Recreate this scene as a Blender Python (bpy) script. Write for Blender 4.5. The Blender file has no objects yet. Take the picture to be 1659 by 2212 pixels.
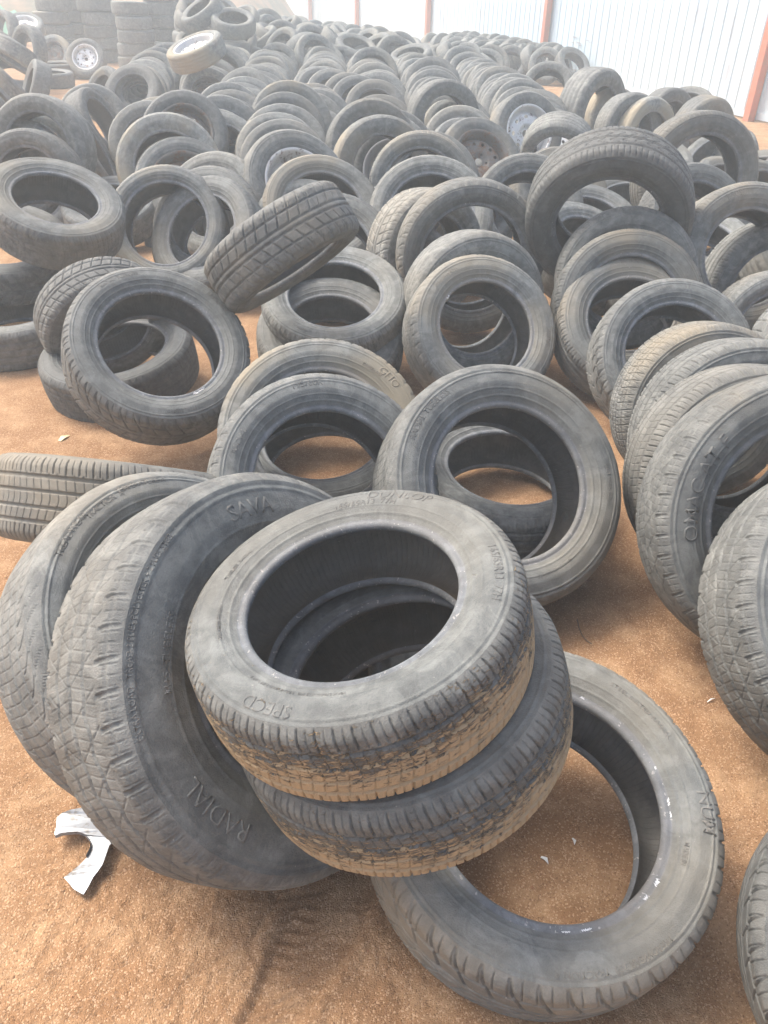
import bpy, math, random
import numpy as np
from mathutils import Vector, Matrix, noise
from mathutils.geometry import delaunay_2d_cdt
S = bpy.context.scene
COL = S.collection
R_ = math.radians
random.seed(7); rng = np.random.default_rng(7)

# ------------------------------------------------------------------ camera
H = 1.40
cam_d = bpy.data.cameras.new('camera')
cam_d.sensor_fit = 'VERTICAL'; cam_d.sensor_height = 24.0
cam_d.lens = 24.0 * 1702.0 / 2212.0
cam_d.clip_start = 0.02; cam_d.clip_end = 400
cam = bpy.data.objects.new('camera', cam_d); COL.objects.link(cam)
CM = Matrix.Rotation(R_(90 - 34.1), 4, 'X') @ Matrix.Rotation(R_(1.3), 4, 'Z')
CM.translation = (0, 0, H)
cam.matrix_world = CM
S.camera = cam
F, CX, CY = 1702.0, 829.5, 1106.0
def at(u, v, z=0.0):
    d = CM.to_3x3() @ Vector(((u - CX) / F, -(v - CY) / F, -1))
    s = (z - H) / d.z
    return Vector((0, 0, H)) + d * s
# ------------------------------------------------------------------ light
SUN_EL, SUN_AZ = 54.0, -62.0      # azimuth of the sun seen from the camera, degrees right of straight ahead
w = bpy.data.worlds.new('World'); S.world = w; w.use_nodes = True
nt = w.node_tree; bg = nt.nodes['Background']
sky = nt.nodes.new('ShaderNodeTexSky'); sky.sky_type = 'NISHITA'; sky.sun_disc = False
sky.sun_elevation = R_(SUN_EL); sky.sun_rotation = R_(SUN_AZ)
sky.air_density = 1.0; sky.dust_density = 7.0; sky.ozone_density = 1.0
nt.links.new(sky.outputs[0], bg.inputs[0]); bg.inputs[1].default_value = 0.15
sd = bpy.data.lights.new('sun', 'SUN'); sd.energy = 1.4; sd.angle = R_(25); sd.color = (1.0, .985, .95)
so = bpy.data.objects.new('sun', sd); COL.objects.link(so)
az, el = R_(SUN_AZ), R_(SUN_EL)
dirn = Vector((math.sin(az) * math.cos(el), math.cos(az) * math.cos(el), math.sin(el)))
so.rotation_euler = dirn.to_track_quat('Z', 'Y').to_euler(); so.location = (0, 0, 12)
S.view_settings.view_transform = 'Standard'; S.view_settings.look = 'None'
S.view_settings.gamma = 1; S.view_settings.exposure = 1.2
S.cycles.use_denoising = True
S.cycles.max_bounces = 6; S.cycles.diffuse_bounces = 4; S.cycles.volume_bounces = 1
S.cycles.caustics_reflective = False; S.cycles.caustics_refractive = False

# ------------------------------------------------------------------ material helpers
def mat(name):
    m = bpy.data.materials.new(name); m.use_nodes = True
    return m, m.node_tree, m.node_tree.nodes['Principled BSDF']
def N(t, kind, **kw):
    n = t.nodes.new(kind)
    for k, v in kw.items(): setattr(n, k, v)
    return n
def L(t, a, b): t.links.new(a, b)
def math_(t, op, a, b=None, c=None, clamp=False):
    n = N(t, 'ShaderNodeMath', operation=op, use_clamp=clamp)
    for i, x in enumerate((a, b, c)):
        if x is None: continue
        if isinstance(x, (int, float)): n.inputs[i].default_value = x
        else: L(t, x, n.inputs[i])
    return n.outputs[0]
def ramp(t, x, lo, hi):
    n = N(t, 'ShaderNodeMapRange', interpolation_type='SMOOTHSTEP')
    L(t, x, n.inputs[0]); n.inputs[1].default_value = lo; n.inputs[2].default_value = hi
    return n.outputs[0]
def mix(t, f, a, b):
    n = N(t, 'ShaderNodeMix', data_type='RGBA')
    if isinstance(f, (int, float)): n.inputs[0].default_value = f
    else: L(t, f, n.inputs[0])
    for i, x in ((6, a), (7, b)):
        if isinstance(x, tuple): n.inputs[i].default_value = (*x, 1)
        else: L(t, x, n.inputs[i])
    return n.outputs[2]
def noise_(t, co, scale, detail=4, rough=.55, dist=0):
    n = N(t, 'ShaderNodeTexNoise'); L(t, co, n.inputs['Vector'])
    n.inputs['Scale'].default_value = scale; n.inputs['Detail'].default_value = detail
    n.inputs['Roughness'].default_value = rough; n.inputs['Distortion'].default_value = dist
    return n.outputs[0]
def oattr(t, name):
    n = N(t, 'ShaderNodeAttribute', attribute_type='OBJECT', attribute_name=name); return n.outputs['Fac']
def bump(t, b, h, dist, strength=1.0, prev=None):
    n = N(t, 'ShaderNodeBump'); n.inputs['Distance'].default_value = dist; n.inputs['Strength'].default_value = strength
    L(t, h, n.inputs['Height'])
    if prev: L(t, prev, n.inputs['Normal'])
    L(t, n.outputs[0], b.inputs['Normal']); return n.outputs[0]

def rubber(name, dark, dusty, inner=False, streak=False, nomud=False, mudless=0.0, scuff=0.0):
    m, t, b = mat(name)
    tc = N(t, 'ShaderNodeTexCoord').outputs['Object']
    seed = oattr(t, 'seed'); dust = oattr(t, 'dust'); mud = oattr(t, 'mud'); tone = oattr(t, 'tone')
    cx = N(t, 'ShaderNodeCombineXYZ')
    L(t, math_(t, 'MULTIPLY', seed, 37.1), cx.inputs[0]); L(t, math_(t, 'MULTIPLY', seed, 11.7), cx.inputs[1]); L(t, seed, cx.inputs[2])
    va = N(t, 'ShaderNodeVectorMath', operation='ADD'); L(t, tc, va.inputs[0]); L(t, cx.outputs[0], va.inputs[1]); co = va.outputs[0]
    n1 = noise_(t, co, 7, 6, .62, .4); n2 = noise_(t, co, 32, 5, .65); n3 = noise_(t, co, 420, 3, .6)
    big = noise_(t, co, 2.6, 3, .5)
    n6 = noise_(t, co, 12, 7, .7, 1.2)
    f = math_(t, 'ADD', math_(t, 'MULTIPLY', ramp(t, n1, .30, .70), .26), math_(t, 'ADD', math_(t, 'MULTIPLY', ramp(t, n2, .36, .66), .36), math_(t, 'MULTIPLY', ramp(t, n6, .48, .60), .34)))
    f = math_(t, 'MULTIPLY', math_(t, 'ADD', f, math_(t, 'MULTIPLY', n3, .45)), dust, clamp=True)
    col = mix(t, f, dark, dusty)
    # brown tone of dried soil film
    fb = math_(t, 'MULTIPLY', ramp(t, big, .42, .66), math_(t, 'MULTIPLY', tone, .9), clamp=True)
    col = mix(t, fb, col, (dusty[0] * 1.18, dusty[1] * .98, dusty[2] * .74))
    # caked mud: crumbly patches
    sp = N(t, 'ShaderNodeSeparateXYZ'); L(t, tc, sp.inputs[0])
    gr0 = N(t, 'ShaderNodeTexGradient', gradient_type='RADIAL'); L(t, tc, gr0.inputs[0])
    cy = N(t, 'ShaderNodeCombineXYZ'); L(t, math_(t, 'MULTIPLY', gr0.outputs[0], 34.0), cy.inputs[0]); L(t, math_(t, 'MULTIPLY', sp.outputs[2], 75.0), cy.inputs[1]); L(t, seed, cy.inputs[2])
    n4 = noise_(t, cy.outputs[0], 2.6, 6, .78, .5)
    thr = math_(t, 'SUBTRACT', math_(t, 'ADD', n4, math_(t, 'MULTIPLY', n1, .30)), math_(t, 'MULTIPLY', sp.outputs[2], 2.0))
    fm = math_(t, 'MULTIPLY', ramp(t, math_(t, 'ADD', thr, math_(t, 'MULTIPLY', mud, .285 - mudless)), .88, .97), ramp(t, mud, .02, .2), clamp=True)
    if nomud: fm = math_(t, 'MULTIPLY', fm, .0)
    if inner: fm = math_(t, 'MULTIPLY', fm, .15)
    col = mix(t, math_(t, 'MULTIPLY', fm, .88), col, (.47, .345, .20))
    # pale scuffs and specks
    n5 = noise_(t, co, 140, 2, .5)
    fs = math_(t, 'MULTIPLY', ramp(t, n5, .74 - scuff, .80 - scuff), .45 + scuff * 2)
    col = mix(t, fs, col, (.42, .40, .36))
    if streak:      # fine moulded radial lines of the liner / casing
        gr = N(t, 'ShaderNodeTexGradient', gradient_type='RADIAL'); L(t, tc, gr.inputs[0])
        wv = math_(t, 'SINE', math_(t, 'MULTIPLY', gr.outputs[0], 2 * math.pi * 150))
        hb = math_(t, 'ADD', math_(t, 'MULTIPLY', ramp(t, wv, .7, 1.0), .6), math_(t, 'MULTIPLY', n3, .5))
    else:
        hb = math_(t, 'ADD', n3, math_(t, 'ADD', math_(t, 'MULTIPLY', fm, 2.5), math_(t, 'MULTIPLY', n2, .5)))
    hs = N(t, 'ShaderNodeHueSaturation'); L(t, col, hs.inputs['Color'])      # each tyre has weathered to its own grey
    L(t, math_(t, 'ADD', .86, math_(t, 'MULTIPLY', math_(t, 'FRACT', math_(t, 'MULTIPLY', seed, 7.31)), .42)), hs.inputs['Value'])
    col = hs.outputs[0]
    L(t, col, b.inputs['Base Color'])
    L(t, math_(t, 'ADD', .52, math_(t, 'MULTIPLY', f, .38)), b.inputs['Roughness'])
    b.inputs['Specular IOR Level'].default_value = .42
    bump(t, b, hb, .0017, .9)
    return m
M_TREAD = rubber('tread_rubber', (.048, .052, .052), (.236, .240, .222))
M_SIDE = rubber('sidewall_rubber', (.046, .051, .052), (.215, .226, .214), mudless=.06)
M_BEAD = rubber('bead_rubber', (.060, .066, .072), (.22, .235, .245), nomud=True, scuff=.09)
M_LINER = rubber('liner_rubber', (.092, .090, .083), (.19, .185, .17), inner=True, streak=True)
M_LETTER = rubber('letter_rubber', (.050, .055, .055), (.215, .216, .202))

def steel(name, base, rust_amt, rough=.45, metal=.35):
    m, t, b = mat(name)
    tc = N(t, 'ShaderNodeTexCoord').outputs['Object']
    n1 = noise_(t, tc, 18, 6, .7); n2 = noise_(t, tc, 90, 4, .6)
    f = math_(t, 'MULTIPLY', ramp(t, math_(t, 'ADD', math_(t, 'MULTIPLY', n1, .7), math_(t, 'MULTIPLY', n2, .3)), .62 - rust_amt * .3, .72 - rust_amt * .2), 1.0)
    col = mix(t, f, base, (.16, .085, .045))
    L(t, col, b.inputs['Base Color']); b.inputs['Metallic'].default_value = metal
    L(t, math_(t, 'ADD', rough, math_(t, 'MULTIPLY', f, .35)), b.inputs['Roughness'])
    bump(t, b, n2, .001, .5)
    return m
M_WHITE = steel('white_painted_steel', (.74, .74, .72), .3)
M_RUSTY = steel('rusty_white_steel', (.66, .64, .60), .42)
M_SILV = steel('silver_painted_steel', (.60, .60, .60), .25)
M_DARKST = steel('dull_dark_steel', (.13, .125, .115), .55, .6, .2)

# ------------------------------------------------------------------ object helpers
def link(name, data, parent=None, mtx=None, **props):
    o = bpy.data.objects.new(name, data); COL.objects.link(o)
    if parent: o.parent = parent
    if mtx is not None: o.matrix_world = mtx
    for k, v in props.items(): o[k] = v
    return o
def mesh_np(name, V, Fc, m, smooth=True, mats=None, fmat=None):
    me = bpy.data.meshes.new(name)
    V = np.asarray(V, np.float32).reshape(-1, 3)
    Fc = np.asarray(Fc, np.int32); k = Fc.shape[1]
    me.vertices.add(len(V)); me.vertices.foreach_set('co', V.ravel())
    me.loops.add(Fc.size); me.loops.foreach_set('vertex_index', Fc.ravel())
    me.polygons.add(len(Fc)); me.polygons.foreach_set('loop_start', np.arange(0, Fc.size, k, dtype=np.int32))
    try: me.polygons.foreach_set('loop_total', np.full(len(Fc), k, np.int32))
    except Exception: pass
    me.update(calc_edges=True); me.validate()
    me.polygons.foreach_set('use_smooth', np.full(len(me.polygons), smooth)); 
    if m: me.materials.append(m)
    return me
def grid_faces(nr, nc, wrap=True, flip=False):
    # vertices r*nc + c ; wraps over c
    r = np.arange(nr - 1)[:, None]; c = np.arange(nc if wrap else nc - 1)[None]
    c2 = (c + 1) % nc
    f = np.stack([r * nc + c, r * nc + c2, (r + 1) * nc + c2, (r + 1) * nc + c], -1).reshape(-1, 4)
    return f[:, ::-1] if flip else f
class MB:
    """collects simple shapes into one mesh"""
    def __init__(s): s.v = []; s.f = []
    def add(s, vs, fs):
        o = len(s.v); s.v += [tuple(v) for v in vs]; s.f += [tuple(i + o for i in f) for f in fs]
    def box(s, x0, x1, y0, y1, z0, z1):
        s.add([(x0,y0,z0),(x1,y0,z0),(x1,y1,z0),(x0,y1,z0),(x0,y0,z1),(x1,y0,z1),(x1,y1,z1),(x0,y1,z1)],
              [(0,3,2,1),(4,5,6,7),(0,1,5,4),(1,2,6,5),(2,3,7,6),(3,0,4,7)])
    def build(s, name, m, parent=None, smooth=False, mtx=None, **props):
        me = bpy.data.meshes.new(name); me.from_pydata(s.v, [], s.f); me.materials.append(m)
        if smooth: me.polygons.foreach_set('use_smooth', [True] * len(me.polygons))
        me.update()
        return link(name, me, parent, mtx, **props)

# ------------------------------------------------------------------ tyre meshes (unit: R0=.305, W0=.20, axis z, face +z)
R0, W0 = .305, .20
def sstep(x, a, b):
    t = np.clip((x - a) / (b - a), 0, 1); return t * t * (3 - 2 * t)
def groove(d, wd, soft):      # 1 in the groove, 0 outside; d = |distance|
    return 1 - sstep(d, wd, wd + soft)
def crown(z):                 # radius of the smooth casing at axial z (|z| <= .46 W)
    a = np.abs(z) / W0
    r = R0 * (1 - .10 * a ** 2)
    s = np.clip((a - .34) / .12, 0, 1)
    return r - R0 * .052 * s ** 2.0
def pattern(design, th, z, wear=1.0):
    """depth (m) of the tread pattern at angle th, axial z"""
    x = z / W0; s = th * R0
    dep = np.zeros_like(th * x)
    q = .0011
    def circ(x0, wd): return groove(np.abs(x - x0) * W0, wd, q)
    def lat(n, off, skew, wd, curve=0.0):
        ph = (th / (2 * math.pi) * n + off + skew * np.abs(x) + curve * x * np.abs(x)) % 1.0
        d = np.minimum(ph, 1 - ph) * (2 * math.pi * R0 / n)
        return groove(d, wd, q)
    sh = sstep(np.abs(x), .275, .285)
    fade = 1 - sstep(np.abs(x), .42, .46)
    if design == 0:       # four straight grooves, slotted shoulders
        for x0 in (-.24, -.085, .085, .24): dep = np.maximum(dep, circ(x0, .0032))
        dep = np.maximum(dep, lat(64, 0, .9, .0012) * sh)
        dep = np.maximum(dep, .6 * lat(64, .5, .9, .0004) * sh)
        dep = np.maximum(dep, .55 * lat(96, .3, 2.2, .0003) * (1 - sh))
    elif design == 1:     # directional swept grooves
        for x0 in (-.05, .05, .25, -.25): dep = np.maximum(dep, circ(x0, .0026))
        dep = np.maximum(dep, lat(42, 0, 2.3, .0022) * sstep(np.abs(x), .06, .09))
        dep = np.maximum(dep, .7 * lat(84, .25, 2.0, .0005) * sh)
    elif design == 2:     # winter / light truck: lugs, sipes
        zig = .020 * np.abs(((th * 38 / math.pi) % 2) - 1) - .01
        for x0 in (-.17, 0, .17): dep = np.maximum(dep, groove(np.abs(x - x0 - zig) * W0, .0026, q))
        dep = np.maximum(dep, lat(46, 0, .9, .0026) * sstep(np.abs(x), .29, .31))
        dep = np.maximum(dep, .5 * lat(138, .2, .9, .0005) * sstep(np.abs(x), .33, .35))
        dep = np.maximum(dep, .5 * lat(40, .3, 3.2, .0005) * (1 - sstep(np.abs(x), .29, .31)))
        dep = np.maximum(dep, .35 * lat(120, .1, -2.5, .0003) * (1 - sh))
        for x0 in (.39, -.39): dep = np.maximum(dep, .5 * circ(x0, .0010))
    elif design == 3:     # worn: shallow lines, curved fingers
        for x0 in (-.21, -.07, .07, .21): dep = np.maximum(dep, .6 * circ(x0, .0018))
        ph = (th / (2 * math.pi) * 52 + 3.0 * np.clip(np.abs(x) - .2, 0, 1) ** 2 * 10) % 1.0
        d = np.minimum(ph, 1 - ph) * (2 * math.pi * R0 / 52)
        dep = np.maximum(dep, .7 * groove(d, .0008, q) * sstep(np.abs(x), .22, .25))
        dep = np.maximum(dep, .35 * lat(104, .3, 1.0, .0003) * (1 - sh))
        dep = np.maximum(dep, .5 * circ(.37, .0008)); dep = np.maximum(dep, .5 * circ(-.37, .0008))
    elif design == 4:     # dense blocks with diagonal cuts
        for x0 in (-.26, -.13, 0, .13, .26): dep = np.maximum(dep, circ(x0, .0019))
        dep = np.maximum(dep, .85 * lat(72, 0, 1.6, .0011))
        dep = np.maximum(dep, .5 * lat(144, .25, -1.6, .0003))
    elif design == 5:     # S-shaped cuts between paired grooves
        for x0 in (-.235, -.205, -.02, .02, .205, .235): dep = np.maximum(dep, circ(x0, .0011))
        ph = (th / (2 * math.pi) * 46 + .32 * np.sin(x * 42) + 2.2 * x) % 1.0
        d = np.minimum(ph, 1 - ph) * (2 * math.pi * R0 / 46)
        dep = np.maximum(dep, groove(d, .0012, q) * (1 - sh))
        dep = np.maximum(dep, .9 * lat(92, 0, .4, .0008) * sh)
    return dep * .0050 * fade * wear * (.62 if design == 2 else 1.0)
def tread_mesh(design, NT, NZ):
    th = np.linspace(0, 2 * math.pi, NT, endpoint=False)[None]
    z = np.linspace(-.46, .46, NZ)[:, None] * W0
    dep = pattern(design, th, z, 1.0 if design != 3 else .8)
    nz = .0006 * np.sin(th * 23 + z * 60) * np.sin(th * 7.3 + 1)
    r = crown(z) - dep + nz * .6
    V = np.stack([r * np.cos(th), r * np.sin(th), z + 0 * th], -1)
    return mesh_np('tread', V, grid_faces(NZ, NT), M_TREAD)
SIDE_EDGE_R = float(crown(np.array(.46 * W0)))
def side_profile(k):
    """front half: (r, z) from the shoulder edge to the bead toe"""
    rb = k * R0
    P = [(SIDE_EDGE_R, .46 * W0)]
    re = SIDE_EDGE_R
    def add(r, z): P.append((r, z * W0))
    n = 44
    for i in range(1, n + 1):
        u = i / n
        r = re + (rb + .016 - re) * u
        a = .46 + .042 * math.sin(min(1, u * 1.25) * math.pi * .5) - .085 * max(0, u - .42) ** 1.4 / .58 ** 1.4
        # raised concentric ribs and panels of the sidewall
        a += .008 * (math.exp(-((u - .13) / .022) ** 2) + .9 * math.exp(-((u - .64) / .018) ** 2)) \
             + .009 * math.exp(-((u - .86) / .028) ** 2)
        if .05 < u < .09: a -= .004
        add(r, a)
    return P
def bead_profile(k):
    rb = k * R0; z0 = side_profile(k)[-1][1] / W0
    return [(rb + .016, z0 * W0), (rb + .0125, (z0 - .012) * W0), (rb + .0095, (z0 - .004) * W0), (rb + .004, (z0 - .012) * W0), (rb + .0008, (z0 - .03) * W0),
            (rb, (z0 - .055) * W0), (rb + .0022, (z0 - .085) * W0), (rb + .007, (z0 - .10) * W0)]
def liner_profile(k):
    rb = k * R0; b = bead_profile(k)[-1]
    P = [b]
    ro = R0 * .945; zi = b[1]
    zmax = .455 * W0
    for i in range(1, 15):
        a = i / 14 * math.pi / 2
        r = b[0] + (ro - b[0]) * (1 - math.cos(a)) ** .8 if False else b[0] + (ro - .006 - b[0]) * (i / 14)
        z = zi + (zmax - zi) * math.sin(math.pi * min(1, i / 14 * 1.0)) ** .8 if i < 14 else zi + .3 * (zmax - zi)
        if i >= 9: z = zmax * (1 - .30 * ((i - 9) / 5) ** 2.2) if i > 9 else max(z, zmax * .99)
        P.append((r, z))
    P.append((ro, .28 * W0)); P.append((ro + .002, .12 * W0))
    P.append((ro + .002, 0))
    return P
def revolve(P, NT, name, m, mirror=False, wob=0.0, flip=False):
    P = np.array(P); th = np.linspace(0, 2 * math.pi, NT, endpoint=False)[None]
    r = P[:, 0][:, None]; z = P[:, 1][:, None] + 0 * th
    if wob: z = z + wob * np.sin(th * 2 + .6) * np.linspace(0, 1, len(P))[:, None] + wob * .5 * np.sin(th * 3 + 2) * np.linspace(0, 1, len(P))[:, None]
    if mirror: z = -z
    V = np.stack([r * np.cos(th), r * np.sin(th), z], -1)
    return mesh_np(name, V, grid_faces(len(P), NT, flip=flip), m)
def liner_mesh(k, NT):
    P = liner_profile(k); P2 = P + [(r, -z) for r, z in P[::-1][1:]]
    me = revolve(P2, NT, 'inner_liner', M_LINER); return me
KS = [.54, .59, .615, .64, .67]
TREADS = {}; SIDES = {}
def get_tread(design, lod):
    key = (design, lod)
    if key not in TREADS:
        NT, NZ = ((1440, 110), (720, 64), (240, 28))[lod]
        TREADS[key] = tread_mesh(design, NT, NZ)
    return TREADS[key]
def get_side(k, lod):
    key = (k, lod)
    if key not in SIDES:
        NT = (256, 160, 72)[lod]
        sp, bp = side_profile(k), bead_profile(k)
        if lod == 2: sp = sp[::3] + ([sp[-1]] if (len(sp) - 1) % 3 else []); bp = bp[::2] + [bp[-1]]
        SIDES[key] = (revolve(sp, NT, 'sidewall', M_SIDE), revolve(sp, NT, 'sidewall', M_SIDE, mirror=True, flip=True),
                      revolve(bp, NT, 'bead', M_BEAD), revolve(bp, NT, 'bead', M_BEAD, mirror=True, flip=True),
                      liner_mesh(k, NT))
    return SIDES[key]
# ---- raised lettering bent round the sidewall
FONT = None
def side_z(k, r):
    P = side_profile(k); rs = [p[0] for p in P][::-1]; zs = [p[1] for p in P][::-1]
    return np.interp(r, rs, zs)
def letter_mesh(text, k, r_mid, size, ang, inward=False, squash=1.0, raise_=.0008, bold=.002):
    """text centred on angle ang (radians), read clockwise with its foot towards the hub (inward: the other way)"""
    cu = bpy.data.curves.new('t', 'FONT'); cu.body = text; cu.size = size; cu.offset = bold * size; cu.align_x = 'CENTER'; cu.resolution_u = 3
    o = bpy.data.objects.new('t', cu); COL.objects.link(o)
    dg = bpy.context.evaluated_depsgraph_get(); me = bpy.data.meshes.new_from_object(o.evaluated_get(dg))
    bpy.data.objects.remove(o)
    import bmesh
    bm = bmesh.new(); bm.from_mesh(me)
    bmesh.ops.triangulate(bm, faces=bm.faces[:])
    for _ in range(1): 
        long = [e for e in bm.edges if e.calc_length() > size * .22]
        if long: bmesh.ops.subdivide_edges(bm, edges=long, cuts=1)
    bmesh.ops.remove_doubles(bm, verts=bm.verts[:], dist=1e-6)
    bm.normal_update()
    top = bm.faces[:]
    ret = bmesh.ops.extrude_face_region(bm, geom=top)
    new = {v for v in ret['geom'] if isinstance(v, bmesh.types.BMVert)}
    for v in bm.verts:
        x, y = v.co.x * squash, v.co.y - size * .35
        if inward: a = ang + x / r_mid; r = r_mid - y
        else: a = ang - x / r_mid; r = r_mid + y
        z = float(side_z(k, r)) + (raise_ if v in new else -.002)
        v.co = (r * math.cos(a), r * math.sin(a), z)
    bmesh.ops.delete(bm, geom=[f for f in bm.faces if all(v not in new for v in f.verts)], context='FACES')
    bmesh.ops.recalc_face_normals(bm, faces=bm.faces[:])
    out = bpy.data.meshes.new('raised_lettering'); bm.to_mesh(out); bm.free(); bpy.data.meshes.remove(me)
    out.materials.append(M_LETTER); return out
# ---- steel wheel
def wheel_meshes(k, style):
    rb = k * R0
    ring = revolve([(rb - .004, .30 * W0), (rb + .004, .385 * W0), (rb + .0145, .405 * W0), (rb + .0165, .425 * W0), (rb + .0135, .438 * W0), (rb + .006, .430 * W0),
                    (rb - .001, .405 * W0), (rb - .006, .34 * W0), (rb - .012, .25 * W0), (rb - .016, .10 * W0), (rb - .030, .0), (rb - .034, -.12 * W0), (rb - .014, -.2 * W0),
                    (rb - .006, -.36 * W0), (rb + .010, -.405 * W0)], 96, 'rim', None)
    ro = rb - .014
    outer = [Vector((ro * math.cos(a), ro * math.sin(a))) for a in np.linspace(0, 2 * math.pi, 96, endpoint=False)]
    vs = list(outer); es = [(i, (i + 1) % 96) for i in range(96)]
    holes = [(0, 0, .028, .028, 0)]
    nv = 8 if style == 0 else 10 if style == 1 else 12
    for i in range(nv):
        a = 2 * math.pi * (i + .5) / nv; holes.append((.70 * ro * math.cos(a), .70 * ro * math.sin(a), .013, .017 if style != 2 else .012, a))
    for i in range(5):
        a = 2 * math.pi * i / 5; holes.append((.052 * math.cos(a), .052 * math.sin(a), .0065, .0065, a))
    for (x, y, ra, rt, a) in holes:
        b0 = len(vs); n = 20
        for j in range(n):
            q = 2 * math.pi * j / n; u, w_ = ra * math.cos(q), rt * math.sin(q)
            vs.append(Vector((x + u * math.cos(a) - w_ * math.sin(a), y + u * math.sin(a) + w_ * math.cos(a))))
        es += [(b0 + j, b0 + (j + 1) % n) for j in range(n)]
    def inhole(p):
        for (x, y, ra, rt, a) in holes:
            dx, dy = p[0] - x, p[1] - y; u = dx * math.cos(a) + dy * math.sin(a); w_ = -dx * math.sin(a) + dy * math.cos(a)
            if (u / ra) ** 2 + (w_ / rt) ** 2 < 1.25: return True
        return False
    nb = len(vs)
    for rr in np.linspace(.036, ro - .006, 12):
        nn = max(20, int(rr * 2 * math.pi / .011))
        for j in range(nn):
            a = 2 * math.pi * (j + .37) / nn; p = (rr * math.cos(a), rr * math.sin(a))
            if not inhole(p): vs.append(Vector(p))
    V, E, Fs, *_ = delaunay_2d_cdt(vs, es, [], 0, 1e-6)
    def h(r):
        u = r / ro
        return W0 * (.06 + .14 * float(sstep(np.array(u), .18, .42)) * (1 - float(sstep(np.array(u), .80, .99)) * .9)) + (.012 if r < .04 else 0) * (1 - r / .04 if r < .04 else 0)
    V3 = [(v.x, v.y, h(v.length)) for v in V]
    fk = []
    for f in Fs:
        c = sum((Vector(V[i]) for i in f), Vector((0, 0))) / len(f)
        bad = False
        for (x, y, ra, rt, a) in holes:
            dx, dy = c.x - x, c.y - y; u = dx * math.cos(a) + dy * math.sin(a); w_ = -dx * math.sin(a) + dy * math.cos(a)
            if (u / ra) ** 2 + (w_ / rt) ** 2 < .985: bad = True; break
        if not bad: fk.append(tuple(f))
    me = bpy.data.meshes.new('wheel_disc'); me.from_pydata(V3, [], fk); me.update()
    me.polygons.foreach_set('use_smooth', [True] * len(me.polygons))
    return ring, me
WHEELS = {}
def get_wheel(k, style, m):
    key = (k, style, m.name)
    if key not in WHEELS:
        a, b = wheel_meshes(k, style)
        a.materials.append(m); b.materials.append(m); WHEELS[key] = (a, b)
    return WHEELS[key]

M_TAPE, t, b = mat('white_tape'); b.inputs['Base Color'].default_value = (.82, .82, .80, 1); b.inputs['Roughness'].default_value = .5
CAMUP = CM.to_3x3() @ Vector((0, 1, 0))
def frame(c, phi, psi, spin=0.0):
    n = Vector((math.sin(psi) * math.cos(phi), -math.cos(psi) * math.cos(phi), math.sin(phi)))
    a = Vector((0, 0, 1)).cross(n)
    a = a.normalized() if a.length > 1e-3 else Vector((1, 0, 0))
    b = n.cross(a)
    m = Matrix((a, b, n)).transposed().to_4x4() @ Matrix.Rotation(spin, 4, 'Z'); m.translation = c
    return m, a, b, n
ALL = []
def tyre(c, phi, psi, R, W, k, label, group=None, design=0, lod=2, wheel=None, text=(), dust=None, mud=0.0, tone=None, spin=None, flecks=()):
    kk = min(KS, key=lambda q: abs(q - k))
    if spin is None: spin = random.uniform(0, 6.28)
    m, a, b, n = frame(Vector(c), R_(phi), R_(psi), spin)
    sc = Matrix.Diagonal((R / R0, R / R0, W / W0, 1))
    root = bpy.data.objects.new('tyre' if wheel is None else 'wheel', None)
    COL.objects.link(root); root.empty_display_size = .1
    base = (m @ sc)
    root.matrix_world = base
    root['label'] = label; root['category'] = 'tyre' if wheel is None else 'wheel'
    if group: root['group'] = group
    pr = dict(seed=random.random(), dust=float(dust if dust is not None else random.uniform(.55, 1.0)), mud=float(mud), tone=float(tone if tone is not None else random.choice([0, .05, .15, .3, .6])))
    sw, swb, bd, bdb, ln = get_side(kk, lod)
    def ch(nm, me, par=root):
        o = bpy.data.objects.new(nm, me); COL.objects.link(o); o.parent = par
        for q, v in pr.items(): o[q] = v
        return o
    ch('tread', get_tread(design, lod))
    s1 = ch('sidewall', sw); bd_o = ch('bead', bd); ch('inner_liner', ln)
    ch('sidewall', swb); ch('bead', bdb)
    if wheel:
        mm, style = wheel
        ra, rd = get_wheel(kk, style, mm)
        r_ = ch('rim', ra); ch('wheel_disc', rd, r_)
    up = math.atan2(b.dot(CAMUP), a.dot(CAMUP)) - spin
    for (txt, clock, rf, size, inward) in text:
        ch('raised_lettering', letter_mesh(txt, kk, rf * R0, size, up - R_(clock * 30), inward), s1)
    for (clock, span, t0, t1) in flecks:      # torn white tape and labels stuck along the bead (t: 0 outer .. 1 toe)
        P = np.array([side_profile(kk)[-2]] + bead_profile(kk)[:6]); n = 22; a0 = up - R_(clock * 30)
        rr_ = random.Random(int(clock * 100)); ts = np.linspace(t0, t1, 4) * (len(P) - 1); vs = []
        for i in range(n + 1):
            jag = rr_.uniform(-.35, .35) * (len(P) - 1) * (t1 - t0); pin = math.sin(math.pi * i / n) ** .5 * rr_.uniform(.25, 1)
            for tt in ts:
                q = min(max((tt - ts.mean()) * pin + ts.mean() + jag, 0), len(P) - 1.001); i0 = int(q); f_ = q - i0
                r_z = P[i0] * (1 - f_) + P[i0 + 1] * f_; aa = a0 - R_(span) * (i / n - .5)
                vs.append(((r_z[0] - .0006) * math.cos(aa), (r_z[0] - .0006) * math.sin(aa), r_z[1] + .0010))
        me = mesh_np('tape_fleck', vs, grid_faces(n + 1, 4, wrap=False), M_TAPE); me.materials[0] = M_TAPE
        ch('tape_fleck', me, bd_o)
    ALL.append((Vector(c), R, root))
    return root
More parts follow.
